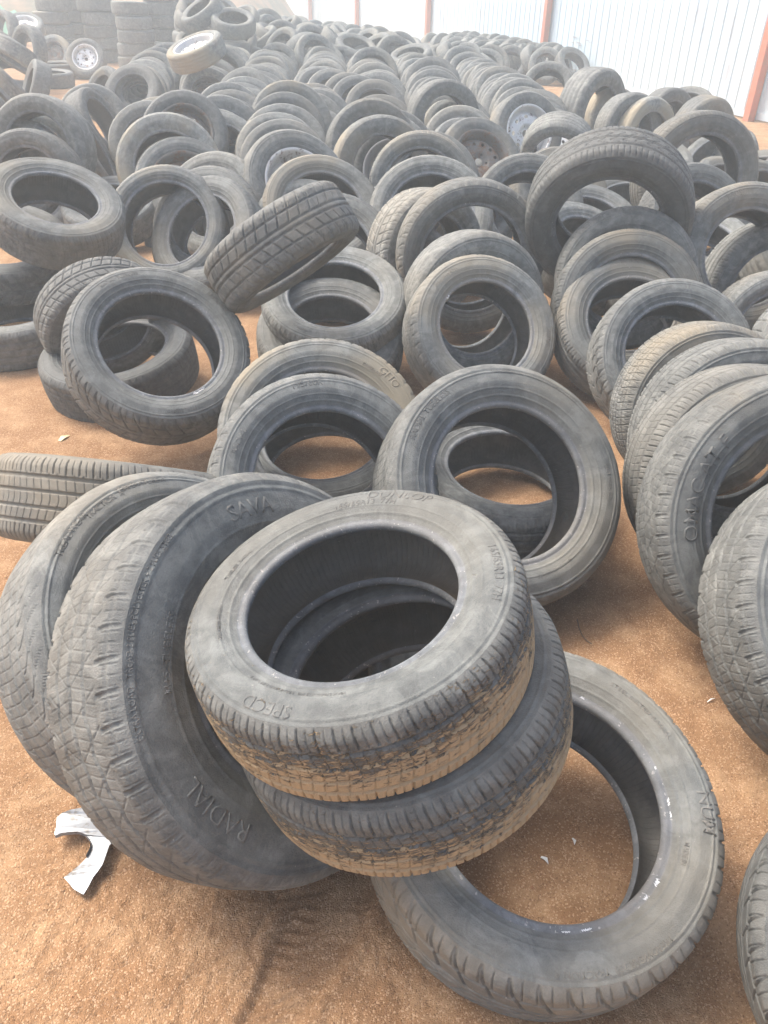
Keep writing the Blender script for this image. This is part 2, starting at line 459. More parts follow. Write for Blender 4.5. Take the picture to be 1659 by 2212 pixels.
# ------------------------------------------------------------------ ground
def axis_lines(spans):
    out = []
    for a, b, st in spans:
        n = max(1, int(round((b - a) / st))); out += list(a + (b - a) * np.arange(n) / n)
    out.append(spans[-1][1]); return np.array(out)
gx = axis_lines([(-60, -12, 4), (-12, -4, .4), (-4, -1.3, .06), (-1.3, -.62, .010), (-.62, .12, .0045), (.12, 1.0, .009), (1.0, 2.2, .04), (2.2, 12, .4), (12, 60, 4)])
gy = axis_lines([(-20, 0, 2), (0, .38, .04), (.38, 1.0, .0045), (1.0, 1.8, .009), (1.8, 3.2, .02), (3.2, 6, .07), (6, 24, .3), (24, 80, 4)])
GX, GY = np.meshgrid(gx, gy)
def vnoise(x, y, s, seed):
    r = np.random.default_rng(seed); T = r.random((128, 128))
    u, v = x * s, y * s; i, j = np.floor(u).astype(int), np.floor(v).astype(int); fu, fv = u - i, v - j
    fu, fv = fu * fu * (3 - 2 * fu), fv * fv * (3 - 2 * fv)
    g = lambda a, b: T[a % 128, b % 128]
    return (g(i, j) * (1 - fu) * (1 - fv) + g(i + 1, j) * fu * (1 - fv) + g(i, j + 1) * (1 - fu) * fv + g(i + 1, j + 1) * fu * fv) - .5
GZ = .022 * vnoise(GX, GY, 1.7, 1) + .012 * vnoise(GX, GY, 5, 2) + .006 * vnoise(GX, GY, 14, 3)
near = np.clip(1 - (GY - 2.2) / 1.5, 0, 1)
GZ += near * (.0040 * vnoise(GX, GY, 45, 4) + .0042 * vnoise(GX, GY, 110, 5)) + np.clip(1 - (GY - 1.3) / .4, 0, 1) * .0026 * vnoise(GX, GY, 240, 6)
# smooth boot print with sole ridges at the lower edge of the picture
pa, pb = at(760, 1880), at(560, 2260)
ax = np.array([pb.x - pa.x, pb.y - pa.y]); LN = np.linalg.norm(ax); ax /= LN; px_ = np.array([-ax[1], ax[0]])
u = ((GX - pa.x) * ax[0] + (GY - pa.y) * ax[1]); v = ((GX - pa.x) * px_[0] + (GY - pa.y) * px_[1])
wid = .062 + .012 * np.sin(u / LN * 5)
ins = np.clip((u + .02) / .02, 0, 1) * np.clip((LN + .06 - u) / .02, 0, 1) * np.clip((wid - np.abs(v)) / .012, 0, 1)
flat = ins * .8
GZ = GZ * (1 - .7 * flat) + flat * (-.008) + ins * .0042 * np.clip(np.sin((u * .8 + v * .6 + .006 * np.sin(v * 90)) * 2 * math.pi / .019) * 2, 0, 1) * np.clip(.5 + 4 * vnoise(GX, GY, 22, 9), 0, 1) 
rim_ = np.exp(-((np.abs(v) - wid - .008) / .012) ** 2) * np.clip((u + .03) / .03, 0, 1) * np.clip((LN + .06 - u) / .02, 0, 1)
GZ += rim_ * .003
# cracks in the crust
def crack(pts, wd, dep):
    global GZ
    d = np.full(GX.shape, 9.0)
    for (a, b) in zip(pts[:-1], pts[1:]):
        A, B = at(*a), at(*b); ex, ey = B.x - A.x, B.y - A.y; q = np.clip(((GX - A.x) * ex + (GY - A.y) * ey) / (ex * ex + ey * ey), 0, 1)
        d = np.minimum(d, np.hypot(GX - A.x - q * ex, GY - A.y - q * ey))
    GZ -= dep * np.clip(1 - d / wd, 0, 1)
crack([(455, 2130), (465, 2105), (452, 2092), (478, 2075), (510, 2062), (545, 2040), (556, 2020), (575, 1985), (600, 1950), (640, 1935), (700, 1920)], .005, .004)
crack([(1130, 1620), (1190, 1632), (1230, 1640), (1265, 1655)], .010, .007)
m, t, b = mat('sandy_soil')
tc = N(t, 'ShaderNodeTexCoord').outputs['Object']
n1 = noise_(t, tc, 1.6, 5, .6); n2 = noise_(t, tc, 9, 6, .65); n3 = noise_(t, tc, 130, 4, .7); n4 = noise_(t, tc, 420, 3, .6)
c = mix(t, ramp(t, n1, .35, .66), (.33, .192, .100), (.26, .142, .070))
c = mix(t, math_(t, 'MULTIPLY', ramp(t, n2, .42, .68), .55), c, (.50, .325, .185))
c = mix(t, math_(t, 'MULTIPLY', ramp(t, n3, .50, .68), .42), c, (.20, .11, .052))
c = mix(t, math_(t, 'MULTIPLY', ramp(t, n4, .62, .72), .6), c, (.74, .58, .40))
vo = N(t, 'ShaderNodeTexVoronoi'); L(t, tc, vo.inputs['Vector']); vo.inputs['Scale'].default_value = 380
sepc = N(t, 'ShaderNodeSeparateColor'); L(t, vo.outputs['Color'], sepc.inputs[0])
c = mix(t, math_(t, 'MULTIPLY', ramp(t, sepc.outputs[0], .84, .90), .5), c, (.66, .46, .30))
c = mix(t, math_(t, 'MULTIPLY', ramp(t, sepc.outputs[1], .92, .95), .5), c, (.13, .065, .035))
L(t, c, b.inputs['Base Color']); b.inputs['Roughness'].default_value = .95; b.inputs['Specular IOR Level'].default_value = .2
hh = math_(t, 'ADD', math_(t, 'MULTIPLY', n3, .8), math_(t, 'MULTIPLY', math_(t, 'SUBTRACT', 1.0, vo.outputs['Distance']), .6))
bump(t, b, math_(t, 'ADD', hh, math_(t, 'MULTIPLY', n4, .5)), .0030, 1.0)
me = mesh_np('ground', np.stack([GX, GY, GZ], -1), grid_faces(len(gy), len(gx), wrap=False), m)
ground = link('ground', me, kind='structure')

# loose grit and small stones: one scatter, nobody could count it
def pebble(mb, c, r, sq):
    rr = random.Random(int(c[0] * 1e5)); 
    vs = []
    for i, (lat_, n) in enumerate(((-60, 5), (0, 7), (55, 5))):
        for j in range(n):
            a = 2 * math.pi * (j + .5 * i) / n; q = r * rr.uniform(.75, 1.15)
            vs.append((c[0] + q * math.cos(a) * math.cos(R_(lat_)), c[1] + q * math.sin(a) * math.cos(R_(lat_)) * sq, c[2] + q * .7 * math.sin(R_(lat_))))
    fs = []
    def strip(o1, n1_, o2, n2_):
        i = j = 0
        while i < n1_ or j < n2_:
            if j >= n2_ or (i < n1_ and i / n1_ <= j / n2_): fs.append((o1 + i % n1_, o1 + (i + 1) % n1_, o2 + j % n2_)); i += 1
            else: fs.append((o1 + i % n1_, o2 + (j + 1) % n2_, o2 + j % n2_)); j += 1
    strip(0, 5, 5, 7); strip(5, 7, 12, 5); fs.append((12, 13, 14, 15, 16)); mb.add(vs, fs)
def gz(x, y):
    i = min(max(np.searchsorted(gx, x), 1), len(gx) - 1); j = min(max(np.searchsorted(gy, y), 1), len(gy) - 1)
    return float(GZ[j, i])
m, t, b = mat('grit'); oi = N(t, 'ShaderNodeTexCoord').outputs['Object']
c = mix(t, ramp(t, noise_(t, oi, 60, 2), .4, .6), (.62, .40, .22), (.30, .15, .075)); L(t, c, b.inputs['Base Color']); b.inputs['Roughness'].default_value = .9
mb = MB()
for i in range(1500):
    y = .42 + 2.6 * random.random() ** 1.7; x = random.uniform(-1.0, 1.0) * (.35 + y * .55)
    r = .0008 + .0018 * random.random() ** 3 + (.003 if random.random() < .015 else 0)
    pebble(mb, (x, y, gz(x, y) + r * .3), r, random.uniform(.7, 1.2))
mb.build('gravel', m, kind='stuff', label='fine loose grit on the orange sandy soil')

# earth bank behind the yard at the left
m, t, b = mat('bank_earth'); tc = N(t, 'ShaderNodeTexCoord').outputs['Object']
L(t, mix(t, ramp(t, noise_(t, tc, .9, 6, .7), .40, .62), (.34, .22, .13), (.16, .15, .10)), b.inputs['Base Color']); b.inputs['Roughness'].default_value = .95
bx = np.linspace(-40, -3.2, 120)[None]; bt = np.linspace(0, 1, 22)[:, None]
BY = 23.5 + 9 * bt + 0 * bx + .5 * np.sin(bx * .7); BZ = -.1 + (3.4 * np.sin(bt * math.pi / 2) ** .8 + .5 * vnoise(bx + 0 * bt, bt * 9 + 0 * bx, 1.1, 12) * np.clip(bt * 4, 0, 1) + .25 * vnoise(bx + 0 * bt, bt * 9 + 0 * bx, 3.1, 13) * np.clip(bt * 4, 0, 1)) * np.clip((-3.2 - bx) / 2.5, 0, 1)
me = mesh_np('earth_bank', np.stack([bx + 0 * bt, BY, BZ], -1), grid_faces(22, 120, wrap=False), m)
link('hill', me, kind='structure')
# ------------------------------------------------------------------ fence of white corrugated sheets with red posts
m, t, b = mat('white_sheet_metal')
tc = N(t, 'ShaderNodeTexCoord').outputs['Object']
mp = N(t, 'ShaderNodeMapping'); mp.inputs['Scale'].default_value = (1, 1, .25); L(t, tc, mp.inputs[0])
n1 = noise_(t, mp.outputs[0], 2.2, 5, .6); n2 = noise_(t, mp.outputs[0], 14, 5, .7)
c = mix(t, math_(t, 'MULTIPLY', ramp(t, n1, .40, .75), .5), (.55, .66, .72), (.42, .52, .63))
c = mix(t, math_(t, 'MULTIPLY', ramp(t, math_(t, 'ADD', math_(t, 'MULTIPLY', n1, .5), math_(t, 'MULTIPLY', n2, .5)), .58, .66), .55), c, (.36, .35, .36))
L(t, c, b.inputs['Base Color']); b.inputs['Roughness'].default_value = .45; b.inputs['Metallic'].default_value = .0
M_SHEET = m
m, t, b = mat('red_primer_paint')
tc = N(t, 'ShaderNodeTexCoord').outputs['Object']
c = mix(t, ramp(t, noise_(t, tc, 9, 5, .65), .4, .7), (.52, .17, .10), (.44, .20, .13)); L(t, c, b.inputs['Base Color']); b.inputs['Roughness'].default_value = .6
M_RED = m
A = at(1629, 262); B = at(1190, 168)
fd = Vector((B.x - A.x, B.y - A.y, 0)); fd.normalize(); fn = Vector((fd.y, -fd.x, 0))
if fn.dot(-A) < 0: fn = -fn
fo = Vector((A.x, A.y, 0))
def fence_s(u):       # distance along the fence where the column u of the photo at ground level crosses it
    best = None
    for i in range(-600, 6000):
        s = i * .01; p = fo + fd * s; q = CM.inverted() @ Vector((p.x, p.y, .1))
        if q.z > -.1: continue
        uu = CX + F * q.x / -q.z
        if best is None or abs(uu - u) < best[0]: best = (abs(uu - u), s)
    return best[1]
post_s = [fence_s(u) for u in (1628, 1174, 926, 774, 674, 594)]
gap = (post_s[4] - post_s[0]) / 4
post_s = [post_s[0] - 2 * gap, post_s[0] - gap] + post_s + [post_s[5] + gap, post_s[5] + 2 * gap]
FH = 2.7
fence = bpy.data.objects.new('fence', None); COL.objects.link(fence); fence.location = fo
fence['label'] = 'long white corrugated sheet metal fence with red posts behind the tyre yard'; fence['category'] = 'fence'
ang = math.atan2(fd.y, fd.x)
FM = Matrix.Rotation(ang, 4, 'Z'); FM.translation = fo
FMI = FM.inverted(); side = 1 if (FMI.to_3x3() @ fn).y > 0 else -1
for i in range(len(post_s) - 1):
    s0, s1 = post_s[i], post_s[i + 1]
    mb = MB(); pts = []; s = s0 + .0
    per = .19
    x = s0
    while x < s1 - 1e-6:
        for (dx, dy) in ((0, 0), (.014, .012), (.032, .012), (.046, 0), (.108, 0), (.112, .002), (.118, .002), (.122, 0)):
            if x + dx < s1: pts.append((x + dx, side * (-.03 + dy)))
        x += per
    pts.append((s1, side * -.03))
    rows = [.10 + .012 * math.sin(i * 3), .9, 1.8, FH]
    vs = [(px, py + (.004 * math.sin(px * 3 + z * 2)), z) for z in rows for (px, py) in pts]
    n = len(pts); fs = [(r * n + j, r * n + j + 1, (r + 1) * n + j + 1, (r + 1) * n + j) for r in range(len(rows) - 1) for j in range(n - 1)]
    mb.add(vs, fs)
    o = mb.build('sheet_panel', M_SHEET, fence)
    mb = MB(); mb.box(s0 + .06, s1 - .06, side * -.075, side * -.035, .98, 1.02) if False else None
    o = MB(); o.box(s0, s1, min(side * -.05, side * -.02), max(side * -.05, side * -.02), .02, .10); o.build('base_strip', M_SHEET, fence)
for s in post_s:
    mb = MB(); y0, y1 = sorted((side * .0, side * .10))
    mb.box(s - .05, s + .05, y0, y1, 0, FH + .05); mb.build('post', M_RED, fence)
# a small faded advertisement block on one panel (blurred dark rows)
m, t, b = mat('faded_print'); b.inputs['Base Color'].default_value = (.34, .35, .38, 1); b.inputs['Roughness'].default_value = .8
def fence_pt(u, v):
    d = CM.to_3x3() @ Vector(((u - CX) / F, -(v - CY) / F, -1)); o = Vector((0, 0, H))
    q = (fo - o).dot(fn) / d.dot(fn); p = FMI @ (o + d * q); return p
pr = MB()
for k, (u, v, wd, hg) in enumerate([(1240, 80, .12, .02), (1243, 93, .13, .035), (1241, 113, .11, .03), (1240, 130, .15, .05), (1236, 150, .1, .03), (1234, 160, .13, .02), (1270, 88, .06, .03)]):
    p = fence_pt(u, v)
    for q in range(5):
        a = p.x + random.uniform(-1, 1) * wd; z = p.z + random.uniform(-.6, .6) * hg; h2 = hg * random.uniform(.15, .4); w2 = wd * random.uniform(.2, .6)
        y0, y1 = sorted((side * -.010, side * -.006)); pr.box(a - w2, a + w2, y0, y1, z - h2 / 2, z + h2 / 2)
pr.build('printed_mark', m, fence)
fence.matrix_world = FM
for o in list(fence.children): o.matrix_parent_inverse = Matrix.Identity(4)

# ------------------------------------------------------------------ traced tyres
POSES = {
'front': ((-0.0317, 0.9128, 0.5657), 76.5, -74.3, 0.2638, 0.1727, 0.635),
'lying': ((0.2825, 0.864, 0.1712), 75.0, 12.1, 0.3074, 0.2049, 0.645),
'mid': ((0.2962, 1.7596, 0.2888), 43.8, 19.1, 0.3233, 0.2155, 0.61),
'e10': ((-0.7805, 2.5071, 0.3229), 51.0, 35.5, 0.3059, 0.2039, 0.645),
'g12': ((-1.5085, 3.6702, 0.4973), 64.2, 49.0, 0.2999, 0.2, 0.602),
'h13': ((-1.1351, 4.1473, 0.3148), 34.1, 2.9, 0.3043, 0.2028, 0.656),
'k16': ((-0.2196, 3.1494, 0.2719), 66.8, 0.8, 0.2994, 0.1996, 0.618),
'l18': ((0.3544, 2.9395, 0.257), 38.5, 18.0, 0.2962, 0.1975, 0.605),
'p21': ((0.9159, 3.4708, 0.5935), -21.2, -9.7, 0.3433, 0.2214, 0.619),
'v1': ((1.843, 5.1441, 0.4184), 10.0, 8.1, 0.3796, 0.2169, 0.632),
't3': ((-0.2259, 1.06, 0.3108), 35.8, 60.9, 0.3713, 0.2529, 0.605),
't4': ((-0.4153, 1.2164, 0.2431), 45.2, 66.1, 0.3565, 0.2258, 0.7),
'c8': ((-0.1606, 1.7488, 0.2803), 42.5, 24.2, 0.3032, 0.192, 0.652),
'd9': ((-0.186, 2.0269, 0.2682), 45.1, 9.3, 0.3013, 0.1908, 0.644),
'm19': ((0.3437, 3.1656, 0.2928), 9.9, 18.1, 0.2946, 0.1932, 0.605),
'n20': ((0.3561, 3.5762, 0.3728), 6.9, 4.4, 0.3297, 0.2162, 0.666),
'n20b': ((0.1722, 3.8618, 0.2975), 7.4, 34.3, 0.301, 0.1974, 0.605),
'r1': ((0.9929, 3.3257, 0.3657), 13.4, -7.4, 0.2894, 0.1898, 0.605),
'r2': ((0.9557, 3.1051, 0.3198), 31.9, -2.8, 0.2964, 0.1944, 0.605),
'r3': ((0.9608, 3.0139, 0.2565), 48.8, 2.1, 0.3014, 0.1977, 0.619),
'r4': ((1.0291, 2.6996, 0.2624), 38.7, 1.6, 0.2915, 0.1912, 0.64),
'r5': ((1.012, 2.3047, 0.2654), 16.5, 5.0, 0.2789, 0.1829, 0.605),
'r6': ((1.0198, 2.0406, 0.2961), 19.1, 2.6, 0.2974, 0.195, 0.605),
'r7': ((0.9571, 1.8148, 0.3057), 21.2, 3.3, 0.3036, 0.1991, 0.605),
'r8': ((0.971, 1.5479, 0.3517), 30.6, -1.6, 0.3513, 0.2342, 0.635),
'r9': ((1.0346, 1.2318, 0.3207), 47.7, 6.3, 0.3582, 0.2423, 0.605),
'r10': ((0.8426, 0.5899, 0.2101), 57.9, -25.7, 0.2815, 0.1816, 0.605),
'u1': ((1.5144, 3.4588, 0.4148), 24.3, 5.8, 0.3142, 0.206, 0.623),
'u2': ((1.7207, 3.6088, 0.2572), 6.2, 5.6, 0.2886, 0.1892, 0.653),
'u3': ((1.5605, 3.0643, 0.2139), 19.5, -0.1, 0.2736, 0.1794, 0.657),
'u4': ((1.5207, 2.5402, 0.2894), 35.2, 25.5, 0.305, 0.2, 0.605),
'v3': ((1.811, 8.0357, 0.3994), 1.8, 42.0, 0.3868, 0.2763, 0.605),
'v4': ((2.0594, 8.2265, 0.3029), 13.6, 24.5, 0.3048, 0.1999, 0.605),
'v5': ((1.9847, 7.3474, 0.3559), 7.8, 26.2, 0.3061, 0.2007, 0.605),
'v6': ((2.1242, 7.3243, 0.3299), 8.1, 32.1, 0.3055, 0.2003, 0.605),
'v7': ((2.5843, 8.302, 0.3081), 5.6, 28.6, 0.305, 0.2, 0.605),
'v8': ((2.6794, 7.5586, 0.3262), -1.4, 25.5, 0.3055, 0.2003, 0.605),
'x1': ((1.0671, 7.0071, 0.3776), 21.8, 20.6, 0.3066, 0.2011, 0.617),
'm1': ((-1.4922, 6.2142, 0.4205), 30.1, 8.5, 0.3078, 0.2018, 0.607),
'm2': ((-1.3914, 5.2959, 0.3756), 26.7, 11.2, 0.3252, 0.2132, 0.605),
'm3': ((-1.2887, 5.1967, 0.286), 36.9, 14.1, 0.3047, 0.1998, 0.627),
'm4': ((-0.9961, 4.7071, 0.2872), 33.0, -14.7, 0.3034, 0.199, 0.605),
'm5': ((-0.9525, 4.2948, 0.288), 34.3, -17.1, 0.3042, 0.1994, 0.605),
'm6': ((-0.9258, 4.1152, 0.2809), 37.8, -25.6, 0.3036, 0.1991, 0.605),
'm7': ((-0.5598, 4.8326, 0.369), 34.3, 31.9, 0.3268, 0.2143, 0.595),
'm8': ((-0.3686, 4.3521, 0.3372), 42.8, 18.0, 0.3226, 0.2115, 0.636),
'm9': ((-0.4428, 4.2702, 0.253), 39.8, 16.5, 0.2958, 0.1939, 0.605),
'm9b': ((-0.2799, 3.8381, 0.2761), 42.3, -1.5, 0.3047, 0.1998, 0.605),
'm10': ((0.0095, 5.7372, 0.3023), 24.0, -1.0, 0.304, 0.1994, 0.611),
'm11': ((0.1764, 5.0572, 0.3507), 14.4, -0.7, 0.3159, 0.2072, 0.663),
'm12': ((0.2072, 4.2725, 0.353), 39.2, 0.9, 0.3248, 0.213, 0.636),
'm13': ((-0.0738, 5.5196, 0.3667), 10.5, 14.9, 0.3201, 0.2099, 0.605),
'm14': ((0.2517, 5.4733, 0.3074), 41.1, 11.7, 0.3133, 0.2054, 0.605),
'm15': ((0.6192, 6.1161, 0.3087), 40.5, 22.7, 0.3134, 0.2055, 0.613),
'm16': ((0.7525, 4.5837, 0.3243), 31.2, 2.4, 0.3135, 0.2056, 0.632),
'm17': ((1.0239, 5.1058, 0.2897), 36.3, 12.0, 0.3056, 0.2004, 0.605),
'm18': ((1.1, 4.55, 0.24), 60, 10.0, 0.304, 0.1993, 0.605),
'u0': ((1.6818, 4.5573, 0.3067), 35.8, 13.9, 0.3104, 0.2036, 0.623),
'c1': ((0.4234, 7.3956, 0.4108), 4.6, 17.0, 0.3137, 0.2057, 0.624),
'c2': ((0.4887, 7.5463, 0.3132), 36.3, -4.4, 0.3125, 0.2049, 0.605),
'c3': ((0.5384, 7.5314, 0.2814), 36.7, 7.5, 0.3032, 0.1988, 0.605),
'c4': ((0.5448, 6.9384, 0.2885), 36.6, 3.0, 0.3053, 0.2002, 0.605),
'c5': ((0.5434, 6.3883, 0.2766), 39.2, 18.3, 0.303, 0.1987, 0.605),
'c6': ((-0.1788, 8.7047, 0.2931), 37.4, 4.5, 0.3072, 0.2014, 0.605),
'c7': ((-0.104, 7.3758, 0.3023), 37.3, 4.4, 0.3098, 0.2032, 0.605),
'c8b': ((-0.151, 6.0901, 0.3875), 16.2, 14.7, 0.3256, 0.2135, 0.636),
'c10': ((-0.6739, 9.8085, 0.2873), 38.8, 10.6, 0.3061, 0.2007, 0.605),
'c11': ((-0.4714, 9.4012, 0.2864), 37.0, 11.4, 0.3049, 0.1999, 0.605),
'c12': ((-0.3595, 9.1539, 0.2867), 37.9, 10.7, 0.3054, 0.2003, 0.605),
'c20': ((-0.8267, 7.0406, 0.3937), 29.9, 14.7, 0.331, 0.217, 0.605),
'c21': ((-0.8551, 6.9616, 0.3349), 30.0, 10.7, 0.3158, 0.2071, 0.605),
'c22': ((-0.8036, 6.3776, 0.3288), 38.2, 10.3, 0.3178, 0.2084, 0.605),
'c23': ((-0.8331, 6.2183, 0.3), 38.8, 6.0, 0.3099, 0.2032, 0.605),
'c24': ((-0.7561, 5.9327, 0.2955), 37.8, 2.6, 0.308, 0.202, 0.605),
'la': ((-2.2253, 6.2739, 0.2411), 23.8, 100.7, 0.3021, 0.1981, 0.691),
'lb': ((-2.4831, 7.2772, 0.3158), 26.7, 85.6, 0.3029, 0.1986, 0.6829999999999999),
'lc': ((-2.7121, 7.8941, 0.2764), 25.4, 7.4, 0.3024, 0.1983, 0.605),
'ld': ((-3.2315, 9.9246, 0.2472), 28.3, -41.9, 0.2999, 0.1966, 0.635),
'le': ((-2.1526, 5.273, 0.4819), 13.1, -6.4, 0.3087, 0.2024, 0.636),
'lf': ((-2.2905, 5.2502, 0.3475), 30.3, -6.9, 0.3062, 0.2008, 0.605),
'lg': ((-2.1531, 5.0406, 0.3281), 13.2, -1.1, 0.3054, 0.2003, 0.636),
'white': ((-4.8046, 14.0951, 0.2613), 32.2, 5.5, 0.2973, 0.1982, 0.614),
'brown': ((-5.5235, 14.7365, 0.2589), 29.2, -5.1, 0.2966, 0.1977, 0.59),
'whitelie': ((-6.261, 15.6007, 0.6051), 62.9, 24.1, 0.3014, 0.201, 0.613),
'topple': ((-2.0876, 9.5817, 0.7191), 67.4, -46.3, 0.3114, 0.2009, 0.6849999999999999),
't2': ((0.0361, 0.913, 0.409), 74.2, -80.4, 0.2762, 0.1745, 0.594),
'j15': ((-0.3742, 2.7748, 0.6141), -50, 61, 0.2763, 0.198, 0.605),
'ln': ((-1.1334, 3.0194, 0.2526), -23.0, 35.1, 0.2564, 0.1681, 0.605),
'h14': ((-1.2263, 4.9118, 0.0742), 16.2, -28.3, 0.3019, 0.1979, 0.59),
}
G_ROW = 'tyres leaning in rows'
WST = {'white': (M_WHITE, 0), 'silver': (M_SILV, 1), 'dark': (M_DARKST, 1), 'darkb': (M_DARKST, 2), 'rusty': (M_RUSTY, 0)}
